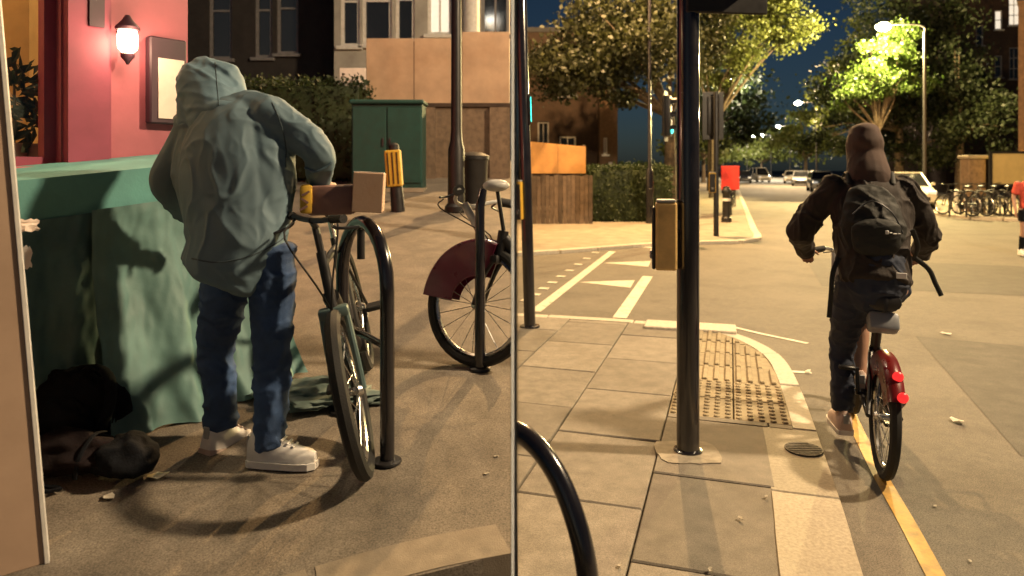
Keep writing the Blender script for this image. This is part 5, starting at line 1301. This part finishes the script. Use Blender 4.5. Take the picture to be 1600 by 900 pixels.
for k in range(4):
    px = 1514 + k * 22; Y = 22.75 + .1 * k; x = Xp(px, Y)
    lab = ['leftmost dark bicycle in the right-hand cycle parking', 'second dark bicycle from the left in the right-hand cycle parking', 'third dark bicycle from the left in the right-hand cycle parking', 'rightmost dark bicycle in the cycle parking beneath the cream board'][k]
    if b0_ is None: b0_ = bicycle(lab, (x, Y, .032), 1.75, kind='plain', group=G_B, spokes=10); c = b0_
    else: c = copy_tree(b0_)
    c['label'] = lab; c.matrix_basis = Matrix.Translation((x, Y - .15, .032)) @ Matrix.Rotation(1.9 - .1 * k, 4, 'Z') @ Matrix.Rotation(math.radians(5 - 3 * k), 4, 'X')
YD = 24.2; x0_, x1_ = Xp(1546, YD), Xp(1640, YD)
t = thing('display_board', 'cream display board in a dark frame behind the parked bicycles', 'board', (x0_, YD, .03))
zz0, zz1 = Zp(289, YD) - .03, Zp(238, YD) - .03
MB().box(((x1_ - x0_) / 2, 0, (zz0 + zz1) / 2), (x1_ - x0_ - .1, .04, zz1 - zz0 - .06)).build('panel', M['cream_panel'], t, smooth=False)
f_ = MB(); W_ = x1_ - x0_
f_.box((.03, 0, zz1 / 2 + .02), (.08, .09, zz1 + .04)); f_.box((W_ - .03, 0, zz1 / 2 + .02), (.08, .09, zz1 + .04)); f_.box((W_ / 2, 0, zz1), (W_ - .14, .088, .07)); f_.box((W_ / 2, 0, zz0), (W_ - .14, .088, .07)); f_.build('frame', M['blacksat'], t, smooth=False)
t = thing('gate_pier', 'rough stone pier left of the cream display board', 'pier', (Xp(1520, 25.2), 25.2, .03))
MB().box((0, 0, .95), (.62, .5, 1.9), bev=.03).build('stone_shaft', M['brick_wall'], t, smooth=False); MB().box((0, 0, 1.96), (.74, .62, .12), bev=.03).build('cap', M['farpave'], t, smooth=False)
t = thing('bollard', 'small white bollard on the right kerb before the stone pier', 'bollard', (Xp(1494, 24.4), 24.4, .03))
MB().lathe([(.07, 0), (.065, .7), (.075, .74), (.05, .82), (.01, .84)], n=14).build('shaft', M['frame_white'], t)
# ------------------------------------------------------------------ people
def chain(mb, nodes, side, n=14, sub=4, capk=.75):
    """tapered limb: nodes = (point, ra, rb); ra along 'side', rb across; round ends"""
    A = [tuple(p) + (ra, rb) for p, ra, rb in nodes]; S = smooth_pts(A, sub)
    P = [Vector(s[:3]) for s in S]; ra = [max(.003, s[3]) for s in S]; rb = [max(.003, s[4]) for s in S]
    t0 = unit(P[0] - P[1]); t1 = unit(P[-1] - P[-2])
    pre = [(P[0] + t0 * (capk * max(ra[0], rb[0]) * math.sin(a)), ra[0] * math.cos(a), rb[0] * math.cos(a)) for a in (1.45, 1.1, .7, .35)]
    post = [(P[-1] + t1 * (capk * max(ra[-1], rb[-1]) * math.sin(a)), ra[-1] * math.cos(a), rb[-1] * math.cos(a)) for a in (.35, .7, 1.1, 1.45)]
    Q = pre + list(zip(P, ra, rb)) + post
    PP = [q[0] for q in Q]; m = len(PP); rings = []; prev = Vector(side)
    for i in range(m):
        t = unit(PP[min(i + 1, m - 1)] - PP[max(i - 1, 0)]); a = unit(prev - t * prev.dot(t)); prev = a; b_ = t.cross(a)
        rings.append([PP[i] + a * (Q[i][1] * math.cos(2 * math.pi * k / n)) + b_ * (Q[i][2] * math.sin(2 * math.pi * k / n)) for k in range(n)])
    mb.loft(rings); return mb
def fuse(name, mb, voxel, m, parent, smooth=6, wr=0.0, wf=(9, 9, 18), seed=0.0, wr2=0.0, clip=None):
    """melt overlapping limbs into one continuous skin, then add folds"""
    me = mb.mesh('tmp', None, False); o = bpy.data.objects.new('tmp', me); COL.objects.link(o)
    rm = o.modifiers.new('r', 'REMESH'); rm.mode = 'VOXEL'; rm.voxel_size = voxel; rm.use_smooth_shade = True
    sm = o.modifiers.new('s', 'SMOOTH'); sm.factor = .5; sm.iterations = smooth
    dg = bpy.context.evaluated_depsgraph_get(); ev = o.evaluated_get(dg); nm = bpy.data.meshes.new_from_object(ev)
    bpy.data.objects.remove(o); bpy.data.meshes.remove(me)
    if wr > 0:
        nv = len(nm.vertices); nrm = [v.normal.copy() for v in nm.vertices]
        for i, v in enumerate(nm.vertices):
            p = v.co; q = Vector((p.x * wf[0], p.y * wf[1], p.z * wf[2])); 
            q = Vector((q.x + .55 * q.z, q.y, q.z - .25 * q.x)) + Vector((seed, seed, seed)) + .5 * noise.noise_vector(p * 6)
            r_ = max(0, 1 - 2.8 * abs(noise.noise(q))) ** 2.2; r2 = max(0, 1 - 2.6 * abs(noise.noise(q * 2.3 + Vector((5, 1, 9)))))       # ridged folds
            b_ = noise.noise(p * 5 + Vector((0, seed, 7)))
            v.co = p + nrm[i] * (wr * (r_ - .3) + wr * .38 * (r2 - .3) + wr2 * b_)
    nm.materials.clear(); nm.materials.append(m); nm.polygons.foreach_set('use_smooth', [True] * len(nm.polygons)); nm.name = name; nm.update()
    o = bpy.data.objects.new(name, nm); COL.objects.link(o)
    if parent: o.parent = parent; o.matrix_parent_inverse = wmat(parent).inverted()
    return o
def hand(mb, wrist, fwd, back, curl=1.0, s=1.0, thumb_side=1):
    """palm and five bent fingers; fwd = wrist to knuckles, back = back of the hand"""
    fwd = unit(fwd); back = unit(Vector(back) - fwd * Vector(back).dot(fwd)); sd = fwd.cross(back) * thumb_side; w0 = Vector(wrist)
    chain(mb, [(w0 - fwd * .02, .028 * s, .022 * s), (w0 + fwd * .03 * s, .036 * s, .019 * s), (w0 + fwd * .085 * s, .041 * s, .015 * s)], sd, 10, 2)
    for k, (off, ln) in enumerate(((.030, .072), (.010, .080), (-.011, .075), (-.030, .060))):
        p = w0 + fwd * .08 * s + sd * off * s; d = fwd.copy(); ns = [(p, .0095 * s, .0095 * s)]
        for j in range(3):
            a = curl * (.55 + .25 * j); d = unit(d * math.cos(a) - back * math.sin(a)) if j == 0 else unit(Matrix.Rotation(-a if True else a, 3, unit(back.cross(fwd))) @ d) if False else unit(d * math.cos(a) + (Matrix.Rotation(math.pi / 2, 3, unit(fwd.cross(-back))) @ d) * math.sin(a))
            p = p + d * ln * s * (.42, .33, .25)[j]; ns.append((p, (.009 - .0008 * j) * s, (.009 - .0008 * j) * s))
        chain(mb, ns, sd, 8, 2)
    p = w0 + fwd * .025 * s + sd * .032 * s; d = unit(fwd * .75 + sd * .7 - back * .35)
    ns = [(p, .012 * s, .012 * s), (p + d * .032 * s, .0105 * s, .0105 * s)]; d2 = unit(d + fwd * .4 - back * .7 * curl); ns.append((p + d * .032 * s + d2 * .03 * s, .009 * s, .009 * s)); chain(mb, ns, back, 8, 2)
def head(mb, c, fwd, up, s=1.0):
    """skull, jaw, nose, brow, lips, ears; c is the centre of the head"""
    fwd = unit(fwd); up = unit(Vector(up) - fwd * Vector(up).dot(fwd)); rt = fwd.cross(up); c = Vector(c); Mx = Matrix((rt, fwd, up)).transposed()
    mb.ball(c + up * .02 * s - fwd * .01, (.076 * s, .096 * s, .105 * s), 16, 12, Mx)
    mb.ball(c - up * .055 * s + fwd * .03 * s, (.056 * s, .062 * s, .06 * s), 14, 10, Mx)
    chain(mb, [(c + fwd * .085 * s + up * .025 * s, .008 * s, .008 * s), (c + fwd * .105 * s - up * .018 * s, .014 * s, .012 * s)], rt, 8, 2)
    for sg in (-1, 1):
        mb.ball(c + rt * sg * .076 * s - up * .005 * s, (.012 * s, .022 * s, .032 * s), 10, 8, Mx); mb.ball(c + fwd * .078 * s + rt * sg * .03 * s + up * .03 * s, (.02 * s, .012 * s, .008 * s), 8, 6, Mx)
    mb.ball(c + fwd * .088 * s - up * .05 * s, (.022 * s, .01 * s, .008 * s), 8, 6, Mx)
    return Mx
def eyes(c, fwd, up, parent, s=1.0):
    fwd = unit(fwd); up = unit(Vector(up) - fwd * Vector(up).dot(fwd)); rt = fwd.cross(up); c = Vector(c)
    for sg in (-1, 1): MB().ball(c + fwd * .078 * s + rt * sg * .03 * s + up * .012 * s, .012 * s, 10, 8).build('eye', M['glass_dark'], parent, world=True)
def shoe(parent, ankle, toe_dir, m, sole_m, L=.285, lift=0.0, s=1.0, ground=None, tip=0.0):
    """trainer: upper, sole, collar; ankle above heel, toe_dir horizontal; tip raises the heel"""
    f = unit(Vector((toe_dir[0], toe_dir[1], 0))); r_ = Vector((f.y, -f.x, 0)); O = Vector(ankle)
    Rt = Matrix.Rotation(tip, 3, r_)
    def T(x, y, z): return O + Rt @ (f * x + r_ * y + Vector((0, 0, z)))
    prof = [(-.075, .030, .045, .085), (-.06, .040, .05, .11), (0.0, .044, .055, .105), (.07, .046, .05, .075), (.13, .048, .042, .055), (.18, .04, .035, .045), (.205, .02, .028, .034)]
    rings = []
    for x_, w_, zc_, zt2 in prof:
        rings.append([T(x_ * s, w_ * math.cos(a) * s, (-.085 + .02 + (zt2 - .0) * max(0, math.sin(a)) ** .8 + (.0 if math.sin(a) >= 0 else .012 * math.sin(a))) * s) for a in [2 * math.pi * k / 14 for k in range(14)]])
    o = MB().loft(rings).build('shoe', m, parent, world=True)
    rs = []
    for x_, w_, _, _ in prof: rs.append([T((x_ * 1.03) * s, yy * (w_ + .005) * s, zz * s) for yy, zz in ((-1, -.092), (-1.02, -.066), (1.02, -.066), (1, -.092))])
    MB().loft(rs).build('sole', sole_m, o, smooth=False, world=True)
    for k in range(4): MB().box(T((.045 + .024 * k) * s, 0, (.027 - .0115 * k) * s), (.010, .052, .007), Rt.to_4x4().to_3x3() @ Matrix.Rotation(math.atan2(f.y, f.x), 3, 'Z') @ Matrix.Rotation(.42, 3, 'Y'), bev=.002).build('lace', sole_m, o, smooth=False, world=True)
    MB().box(T(-.078 * s, 0, .0), (.012, .03, .05), Matrix.Rotation(math.atan2(f.y, f.x), 3, 'Z'), bev=.003).build('heel_tab', M['grey_plastic'], o, smooth=False, world=True)
    return o

# ============ hooded person on the left, bending over the bicycle
Z0 = zl(2.9)
def A(px, py, Y): return PX(px, py, Y)
face = unit(Vector((.55, .84, 0))); rightv = Vector((face.y, -face.x, 0))
per = thing('person', 'person in a blue-grey hooded jacket and jeans bending over the black bicycle', 'person', (-1.07, 2.9, Z0))
hipc = A(392, 398, 2.93); hL, hR = A(362, 405, 2.96), A(425, 405, 2.90)
kL, kR = A(338, 540, 3.02), A(425, 560, 2.90); aL, aR = A(346, 662, 3.02), A(422, 695, 2.86)
chest = A(362, 235, 3.02); neck = A(345, 168, 3.08); hd_c = A(330, 143, 3.16)
sL, sR = A(298, 200, 3.10), A(428, 180, 2.98)
eL, wL = A(262, 285, 3.12), A(292, 335, 3.26); eR, wR = A(496, 236, 2.93), A(500, 287, 3.02)
bd = MB()
chain(bd, [(hipc - Vector((0, 0, .04)), .13, .10), (hipc.lerp(chest, .45), .125, .09), (chest, .155, .10), (chest.lerp(neck, .75), .09, .07), (neck, .05, .05), (neck.lerp(hd_c, .6), .05, .05)], rightv)
head(bd, hd_c, face + Vector((0, 0, -.55)), (0, 0, 1))
for h_, k_, a_ in ((hL, kL, aL), (hR, kR, aR)): chain(bd, [(h_, .075, .08), (h_.lerp(k_, .5), .065, .068), (k_, .048, .05), (k_.lerp(a_, .35), .05, .052), (a_, .034, .036)], rightv)
for s_, e_, w_ in ((sL, eL, wL), (sR, eR, wR)): chain(bd, [(s_, .05, .05), (s_.lerp(e_, .5), .043, .043), (e_, .036, .036), (w_, .025, .027)], rightv)
hand(bd, wR, Vector((.55, .1, -.5)), Vector((.3, -.6, .5)), .75, thumb_side=-1); hand(bd, wL, Vector((.6, .5, -.4)), Vector((-.3, -.2, .8)), .5, thumb_side=1)
for a_, dr in ((aL, (.35, .9, 0)), (aR, (.95, -.05, 0))): chain(bd, [(a_, .03, .03), (a_ + Vector((0, 0, -.03)), .026, .028), (a_ + unit(dr) * .10 + Vector((0, 0, -.055)), .02, .012)], unit(dr).cross(Vector((0, 0, 1))), 10, 2)
fuse('body', bd, .010, M['skin'], per, 3); eyes(hd_c, face + Vector((0, 0, -.55)), (0, 0, 1), per)
tr = MB()
for h_, k_, a_ in ((hL, kL, aL), (hR, kR, aR)):
    hm = a_ + Vector((0, 0, -.008))
    chain(tr, [(h_ + Vector((0, 0, .06)), .088, .10), (h_.lerp(k_, .35), .092, .098), (k_, .072, .078), (k_.lerp(a_, .4), .070, .074), (a_.lerp(k_, .12), .064, .067), (hm, .062, .066)], rightv, capk=.15)
chain(tr, [(hipc + Vector((0, 0, .10)), .145, .11), (hipc - Vector((0, 0, .02)), .15, .125), (hipc - Vector((0, 0, .08)), .12, .11)], rightv)
fuse('trousers', tr, .009, M['jeans'], per, 4, wr=.010, wf=(6, 6, 12), seed=3.3, wr2=.008)
jk = MB()
chain(jk, [(hipc + Vector((-.10, .0, -.075)), .205, .18), (hipc + Vector((-.055, 0, .05)), .215, .185), (hipc.lerp(chest, .5) + Vector((-.03, 0, 0)), .235, .19), (chest + Vector((-.012, 0, 0)), .235, .175), (chest.lerp(neck, .55), .20, .14), (neck, .10, .09)], rightv, n=20, capk=.18)
for s_, h_ in ((sL, Vector((-.16, .03, .06))), (sR, Vector((.06, -.02, .10)))): chain(jk, [(s_ + (chest - s_) * .22, .09, .10), (s_.lerp(hipc + h_, .4), .105, .11), (hipc + h_, .10, .10)], rightv)
for s_ in (sL, sR): chain(jk, [(neck + Vector((0, 0, -.02)), .075, .07), (neck.lerp(s_, .55) + Vector((0, 0, .005)), .085, .08), (s_, .085, .085)], Vector((0, 0, 1)))
chain(jk, [(sL + Vector((.02, 0, .0)), .092, .092), (sL.lerp(eL, .5), .08, .082), (eL, .074, .074), (eL.lerp(wL, .5), .062, .062), (wL, .048, .048)], rightv)
chain(jk, [(sR + Vector((-.02, 0, .0)), .092, .092), (sR.lerp(eR, .5), .08, .082), (eR, .07, .07), (eR.lerp(wR, .6), .058, .058), (wR + Vector((0, 0, .02)), .048, .048)], rightv)
fuse('jacket', jk, .0065, M['jacket_a'], per, 16, wr=.0075, wf=(6.5, 6.5, 3.4), seed=1.7, wr2=.012)
from mathutils.bvhtree import BVHTree
def seam(name, parent_obj, px_pts, r, m, lift=.001, ell=None):
    """stitched seam laid on the cloth along a line"""
    me = parent_obj.data; bv = BVHTree.FromPolygons([v.co for v in me.vertices], [tuple(p.vertices) for p in me.polygons]); out = []
    P = smooth_pts(px_pts, 8); o_ = Vector((0, 0, EYE))
    for q in P:
        d_ = (PX(q[0], q[1], 1.0) - o_).normalized(); h = bv.ray_cast(o_, d_)
        if h[0] is not None: out.append(h[0] + h[1] * lift)
    if len(out) > 2:
        MB().tube(out, r, 6, ell=ell).build(name, m, parent_obj, world=True)
jko = [o_ for o_ in kids(per) if o_.name.startswith('jacket')][0]
M['seam_a'] = mat('jacket_stitch', (.05, .075, .09), .85, var=.1)
for pts in ([(425, 160), (438, 190), (446, 225), (447, 262)], [(300, 404), (340, 410), (390, 400), (432, 380), (458, 358)]):
    seam('seam', jko, pts, .0028, M['seam_a'], .0)
seam('cuff', jko, [(478, 262), (492, 268), (508, 262), (518, 254)], .007, M['jacket_a'], .002)
ho = MB()
hf = unit(face + Vector((0, 0, -.35)))
chain(ho, [(neck + Vector((.0, -.03, -.07)), .14, .12), (neck.lerp(hd_c, .4) - hf * .02, .128, .12), (hd_c - hf * .025 + Vector((0, 0, .01)), .122, .132), (hd_c + Vector((0, 0, .055)) - hf * .0, .10, .115)], rightv, n=18)
chain(ho, [(neck + Vector((-.08, -.02, -.03)), .05, .05), (neck + Vector((.0, -.07, -.04)), .055, .05), (neck + Vector((.09, -.02, -.03)), .05, .05)], Vector((0, 0, 1)))
for (a_, b_, r_) in (((296, 196), (298, 128), .052), ((372, 170), (366, 126), .05)): chain(ho, [(A(*a_, 3.06), r_ * 1.1, r_ * 1.1), (A((a_[0] + b_[0]) / 2, (a_[1] + b_[1]) / 2, 3.09), r_ * 1.05, r_ * 1.05), (A(*b_, 3.14), r_, r_)], rightv)
chain(ho, [(A(303, 121, 3.14), .055, .06), (A(330, 113, 3.12), .06, .065), (A(360, 118, 3.12), .055, .06)], Vector((0, 0, 1)))
chain(ho, [(A(288, 186, 3.07), .032, .03), (A(322, 176, 2.975), .036, .032), (A(362, 170, 2.945), .036, .032), (A(398, 168, 2.99), .03, .03)], Vector((0, 0, 1)))
hood = fuse('hood', ho, .008, M['hood_a'], per, 4, wr=.008, wf=(6, 6, 8), seed=6.1, wr2=.006)
seam('seam', hood, [(336, 97), (338, 120), (340, 145), (342, 165)], .0022, M['seam_a'], .0)
shoe(per, aL + Vector((.0, .0, -.028)), (.45, .9, 0), M['shoe_white'], M['shoe_pale'], tip=-.18)
shoe(per, Vector((aR.x - .01, aR.y, zl(aR.y) + .093)), (.97, -.12, 0), M['shoe_white'], M['shoe_white'])

# what the person holds over the handlebar
bp = A(577, 300, 3.0); t = thing('carton', 'pale cardboard carton held above the hoop stand', 'box', bp, .12)
MB().box((0, 0, 0), (.125, .16, .165), (0, .05, 0), bev=.003).build('carton_body', M['card'], t, smooth=False); MB().box((0, -.001, .0845), (.128, .05, .003), (0, .05, 0)).build('tape', M['frame_white'], t, smooth=False)
bp = A(520, 312, 3.0); t = thing('parcel', 'dull brown parcel with a yellow patterned label lying on the handlebar', 'parcel', bp, .12)
MB().box((0, 0, 0), (.20, .15, .125), (0, -.02, 0), bev=.02).build('parcel_body', M['parcel'], t)
lb = MB().box((-.105, -.03, .005), (.05, .12, .12), (0, 0, .15), bev=.012).build('yellow_label', M['yellow_box'], t)
for k in range(3): MB().box((-.105 + .004 * k, -.0935, -.03 + .03 * k), (.035, .004, .009), (0, .6 if k % 2 else -.5, .15)).build('label_mark', M['parcel'], lb, smooth=False)

# ============ cyclist on the right
def B(fw, rt, z): return Vector((RC.x, RC.y, 0)) + HD * fw + HR * rt + Vector((0, 0, z))
cy = thing('person', 'cyclist in a dark jacket with a black backpack riding away on the red bicycle', 'person', tuple(RC))
hip = B(.20, .0, .90); hL, hR = B(.22, -.095, .90), B(.22, .095, .90)
kL, aL = B(.47, -.13, .50), B(.40, -.135, .135)
kR, aR = B(.58, -.02, .68), B(.52, -.025, .34)
chest = B(.34, 0, 1.30); neck = B(.42, -.0, 1.50); hc = B(.475, -.01, 1.67)
sL, sR = B(.40, -.20, 1.43), B(.40, .20, 1.43)
eL, wL = B(.43, -.36, 1.17), B(.70, -.31, 1.03)
eR, wR = B(.48, .315, 1.17), B(.70, .33, 1.04)
bd = MB()
chain(bd, [(hip - Vector((0, 0, .04)), .13, .10), (hip.lerp(chest, .5), .12, .09), (chest, .155, .10), (chest.lerp(neck, .7), .10, .07), (neck, .056, .056), (neck.lerp(hc, .6), .055, .055)], HR)
head(bd, hc, HD, (0, 0, 1), 1.12)
for h_, k_, a_ in ((hL, kL, aL), (hR, kR, aR)): chain(bd, [(h_, .08, .08), (h_.lerp(k_, .5), .07, .07), (k_, .052, .054), (k_.lerp(a_, .35), .054, .058), (k_.lerp(a_, .7), .042, .044), (a_, .036, .038)], HR)
for s_, e_, w_ in ((sL, eL, wL), (sR, eR, wR)): chain(bd, [(s_, .05, .05), (s_.lerp(e_, .5), .044, .044), (e_, .037, .037), (w_, .027, .028)], HR)
hand(bd, wR, HD * .8 + HR * -.1 + Vector((0, 0, -.25)), Vector((0, 0, 1)) + HR * .3, .85, 1.05, thumb_side=-1); hand(bd, wL, HD * .8 + HR * .1 + Vector((0, 0, -.25)), Vector((0, 0, 1)) - HR * .3, .85, 1.05, thumb_side=1)
for a_ in (aL, aR): chain(bd, [(a_, .034, .034), (a_ + Vector((0, 0, -.045)), .03, .036), (a_ + HD * .15 + Vector((0, 0, -.06)), .032, .02)], HR, 10, 2)
fuse('body', bd, .010, M['skin'], cy, 3); eyes(hc, HD, (0, 0, 1), cy, 1.12)
hr_ = MB(); chain(hr_, [(neck - HD * .015 + Vector((0, 0, -.05)), .15, .115), (neck - HD * .02 + Vector((0, 0, .02)), .118, .11), (hc - HD * .02 + Vector((0, 0, -.04)), .100, .112), (hc - HD * .018 + Vector((0, 0, .03)), .101, .118), (hc - HD * .012 + Vector((0, 0, .09)), .082, .10)], HR, n=18, capk=.5)
fuse('hood', hr_, .008, M['hood_b'], cy, 8, wr=.003, wf=(9, 9, 4), seed=2, wr2=.002)
tr = MB()
chain(tr, [(hL + Vector((0, 0, .02)), .098, .10), (hL.lerp(kL, .4), .092, .094), (kL, .072, .076), (kL.lerp(aL, .5), .066, .07), (aL + Vector((0, 0, .01)), .06, .064)], HR, capk=.15)
chain(tr, [(hR + Vector((0, 0, .02)), .10, .10), (hR.lerp(kR, .5), .088, .09), (kR, .072, .074), (kR.lerp(aR, .10), .07, .072)], HR, capk=.15)
chain(tr, [(hip + Vector((0, 0, .12)), .155, .12), (hip, .165, .14), (hip - Vector((0, 0, .05)), .14, .12)], HR)
fuse('trousers', tr, .009, M['jeans_dark'], cy, 4, wr=.010, wf=(8, 8, 12), seed=8.3, wr2=.007)
jk = MB()
chain(jk, [(hip + Vector((0, 0, .02)), .185, .15), (hip.lerp(chest, .35), .185, .15), (chest, .21, .145), (chest.lerp(neck, .6), .185, .12), (neck + Vector((0, 0, -.01)), .085, .085), (neck + Vector((0, 0, .04)), .075, .075)], HR, n=20, capk=.2)
chain(jk, [(sL + HR * .03, .088, .09), (sL.lerp(eL, .5), .078, .078), (eL, .072, .072), (eL.lerp(wL, .5), .06, .06), (wL, .046, .046)], HR)
chain(jk, [(sR - HR * .03, .088, .09), (sR.lerp(eR, .5), .078, .078), (eR, .072, .072), (eR.lerp(wR, .5), .06, .06), (wR, .046, .046)], HR)
fuse('jacket', jk, .007, M['jacket_b'], cy, 5, wr=.014, wf=(8, 8, 5), seed=4.4, wr2=.012)
shoe(cy, aL + Vector((0, 0, -.02)), HD + HR * -.12, M['shoe_pale'], M['shoe_white'])
shoe(cy, aR + Vector((0, 0, -.02)), HD, M['shoe_pale'], M['shoe_white'])
# backpack
bk = thing('backpack', 'black backpack with loose straps on the back of the cyclist', 'backpack', tuple(B(.20, .06, 1.02)))
pm = MB(); c0, c1 = B(.195, -.005, 1.12), B(.25, -.02, 1.40)
chain(pm, [(c0, .155, .08), (c0.lerp(c1, .3), .168, .095), (c0.lerp(c1, .7), .15, .085), (c1, .115, .06)], HR, n=20, capk=.5)
fuse('body', pm, .009, M['pack'], bk, 3, wr=.010, wf=(8, 8, 7), seed=5, wr2=.012)
pm = MB(); chain(pm, [(c0 - HD * .085 + Vector((0, 0, .01)), .12, .03), (c0.lerp(c1, .35) - HD * .10, .125, .035)], HR, n=18, capk=.5); pk = fuse('pocket', pm, .008, M['pack'], bk, 3, wr=.003, seed=9)
zp = MB(); zp.tube(smooth_pts([tuple(B(.12, -.12, 1.30)), tuple(B(.125, -.03, 1.37)), tuple(B(.12, .07, 1.31)), tuple(B(.115, .12, 1.2))], 4), .004, 6); zp.build('zip', M['darksteel'], bk, world=True)
lg = MB(); lc = B(.058, .035, 1.205)
for (dx, dz, wd, hh) in ((0, .004, .016, .02), (.018, .002, .012, .006), (.036, -.003, .018, .007), (.056, -.002, .012, .006)): lg.box(lc + HR * dx + Vector((0, 0, dz)), (wd, .012, hh), (0, 0, math.atan2(HR.y, HR.x)), bev=.002)
lg.build('logo', M['print'], pk, world=True)
for nm_, pts in (('shoulder_strap', [B(.30, -.11, 1.46), B(.37, -.115, 1.525), B(.45, -.12, 1.50)]), ('shoulder_strap', [B(.30, .11, 1.46), B(.37, .115, 1.525), B(.45, .12, 1.50)]),
                 ('loose_strap', [B(.12, -.19, 1.06), B(.08, -.225, .98), B(.07, -.235, .86), B(.07, -.245, .74)]), ('loose_strap', [B(.22, .20, 1.06), B(.24, .27, 1.0), B(.24, .30, .93), B(.24, .33, .86)]), ('waist_strap', [B(.14, .17, 1.22), B(.20, .21, 1.12), B(.28, .20, 1.04)])):
    MB().tube(smooth_pts([tuple(p) for p in pts], 4), .005, 8, side=tuple(HD), ell=2.6).build(nm_, M['pack'], bk, world=True)
MB().box(B(.045, .10, .985), (.05, .006, .03), (0, 0, math.atan2(HR.y, HR.x)), bev=.002).build('label_tag', M['print'], bk, smooth=False, world=True)

# ============ pedestrian at the right edge
pf = Vector((*GR(1609, 402, ROADZ), ROADZ)); pe = thing('person', 'pedestrian in a red top walking at the right edge of the picture', 'person', tuple(pf))
fd = unit(Vector((-.35, -.9, 0))); rt = Vector((fd.y, -fd.x, 0))
def Cc(f, r_, z): return pf + fd * f + rt * r_ + Vector((0, 0, z))
hip = Cc(0, 0, .88); hL, hR = Cc(0, -.09, .86), Cc(0, .09, .86); kL, kR = Cc(.06, -.09, .47), Cc(-.02, .09, .47); aL, aR = Cc(.10, -.09, .09), Cc(-.16, .09, .11)
chest = Cc(.0, 0, 1.26); neck = Cc(.01, 0, 1.42); hc = Cc(.03, 0, 1.56); sL, sR = Cc(0, -.17, 1.36), Cc(0, .17, 1.36); eL, eR = Cc(-.02, -.23, 1.09), Cc(-.03, .24, 1.09); wL, wR = Cc(.12, -.20, .92), Cc(.06, .23, .86)
bd = MB(); chain(bd, [(hip - Vector((0, 0, .04)), .12, .09), (hip.lerp(chest, .5), .11, .08), (chest, .14, .09), (chest.lerp(neck, .7), .09, .06), (neck, .05, .05), (neck.lerp(hc, .6), .05, .05)], rt); head(bd, hc, fd, (0, 0, 1))
for h_, k_, a_ in ((hL, kL, aL), (hR, kR, aR)): chain(bd, [(h_, .075, .075), (h_.lerp(k_, .5), .064, .066), (k_, .047, .05), (k_.lerp(a_, .35), .05, .052), (a_, .033, .035)], rt); chain(bd, [(a_, .03, .03), (a_ + Vector((0, 0, -.04)), .03, .03), (a_ + fd * .14 - Vector((0, 0, .055)), .03, .02)], rt, 10, 2)
for s_, e_, w_ in ((sL, eL, wL), (sR, eR, wR)): chain(bd, [(s_, .045, .045), (s_.lerp(e_, .5), .04, .04), (e_, .034, .034), (w_, .024, .026)], rt)
hand(bd, wL, Vector((0, 0, -1)), -rt, .4, thumb_side=-1); hand(bd, wR, Vector((0, 0, -1)), rt, .4, thumb_side=1)
fuse('body', bd, .012, M['skin'], pe, 3); eyes(hc, fd, (0, 0, 1), pe)
hr_ = MB(); hr_.ball(hc + Vector((0, 0, .035)) - fd * .02, (.085, .10, .098), 14, 10, Matrix((rt, fd, Vector((0, 0, 1)))).transposed()); fuse('hair', hr_, .01, M['hair_b'], pe, 2)
tp = MB(); chain(tp, [(hip + Vector((0, 0, .02)), .15, .12), (hip.lerp(chest, .5), .15, .115), (chest, .17, .12), (chest.lerp(neck, .7), .12, .08)], rt, capk=.2)
for s_, e_ in ((sL, eL), (sR, eR)): chain(tp, [(s_, .065, .065), (s_.lerp(e_, .75), .06, .06)], rt, capk=.2)
fuse('red_top', tp, .012, M['red_top'], pe, 4, wr=.006, wr2=.008)
sh = MB(); chain(sh, [(hip + Vector((0, 0, .05)), .14, .11), (hip - Vector((0, 0, .04)), .145, .12)], rt, capk=.2)
for h_, k_ in ((hL, kL), (hR, kR)): chain(sh, [(h_, .09, .095), (h_.lerp(k_, .5), .088, .092)], rt, capk=.15)
fuse('shorts', sh, .012, M['bag'], pe, 4, wr=.005)
sk = MB()
for k_, a_ in ((kL, aL), (kR, aR)): chain(sk, [(k_.lerp(a_, .25), .058, .06), (a_, .042, .044)], rt, capk=.15)
fuse('socks', sk, .012, M['bag'], pe, 3)
for a_ in (aL, aR): shoe(pe, a_ + Vector((0, 0, .005)), fd, M['shoe_white'], M['shoe_white'])
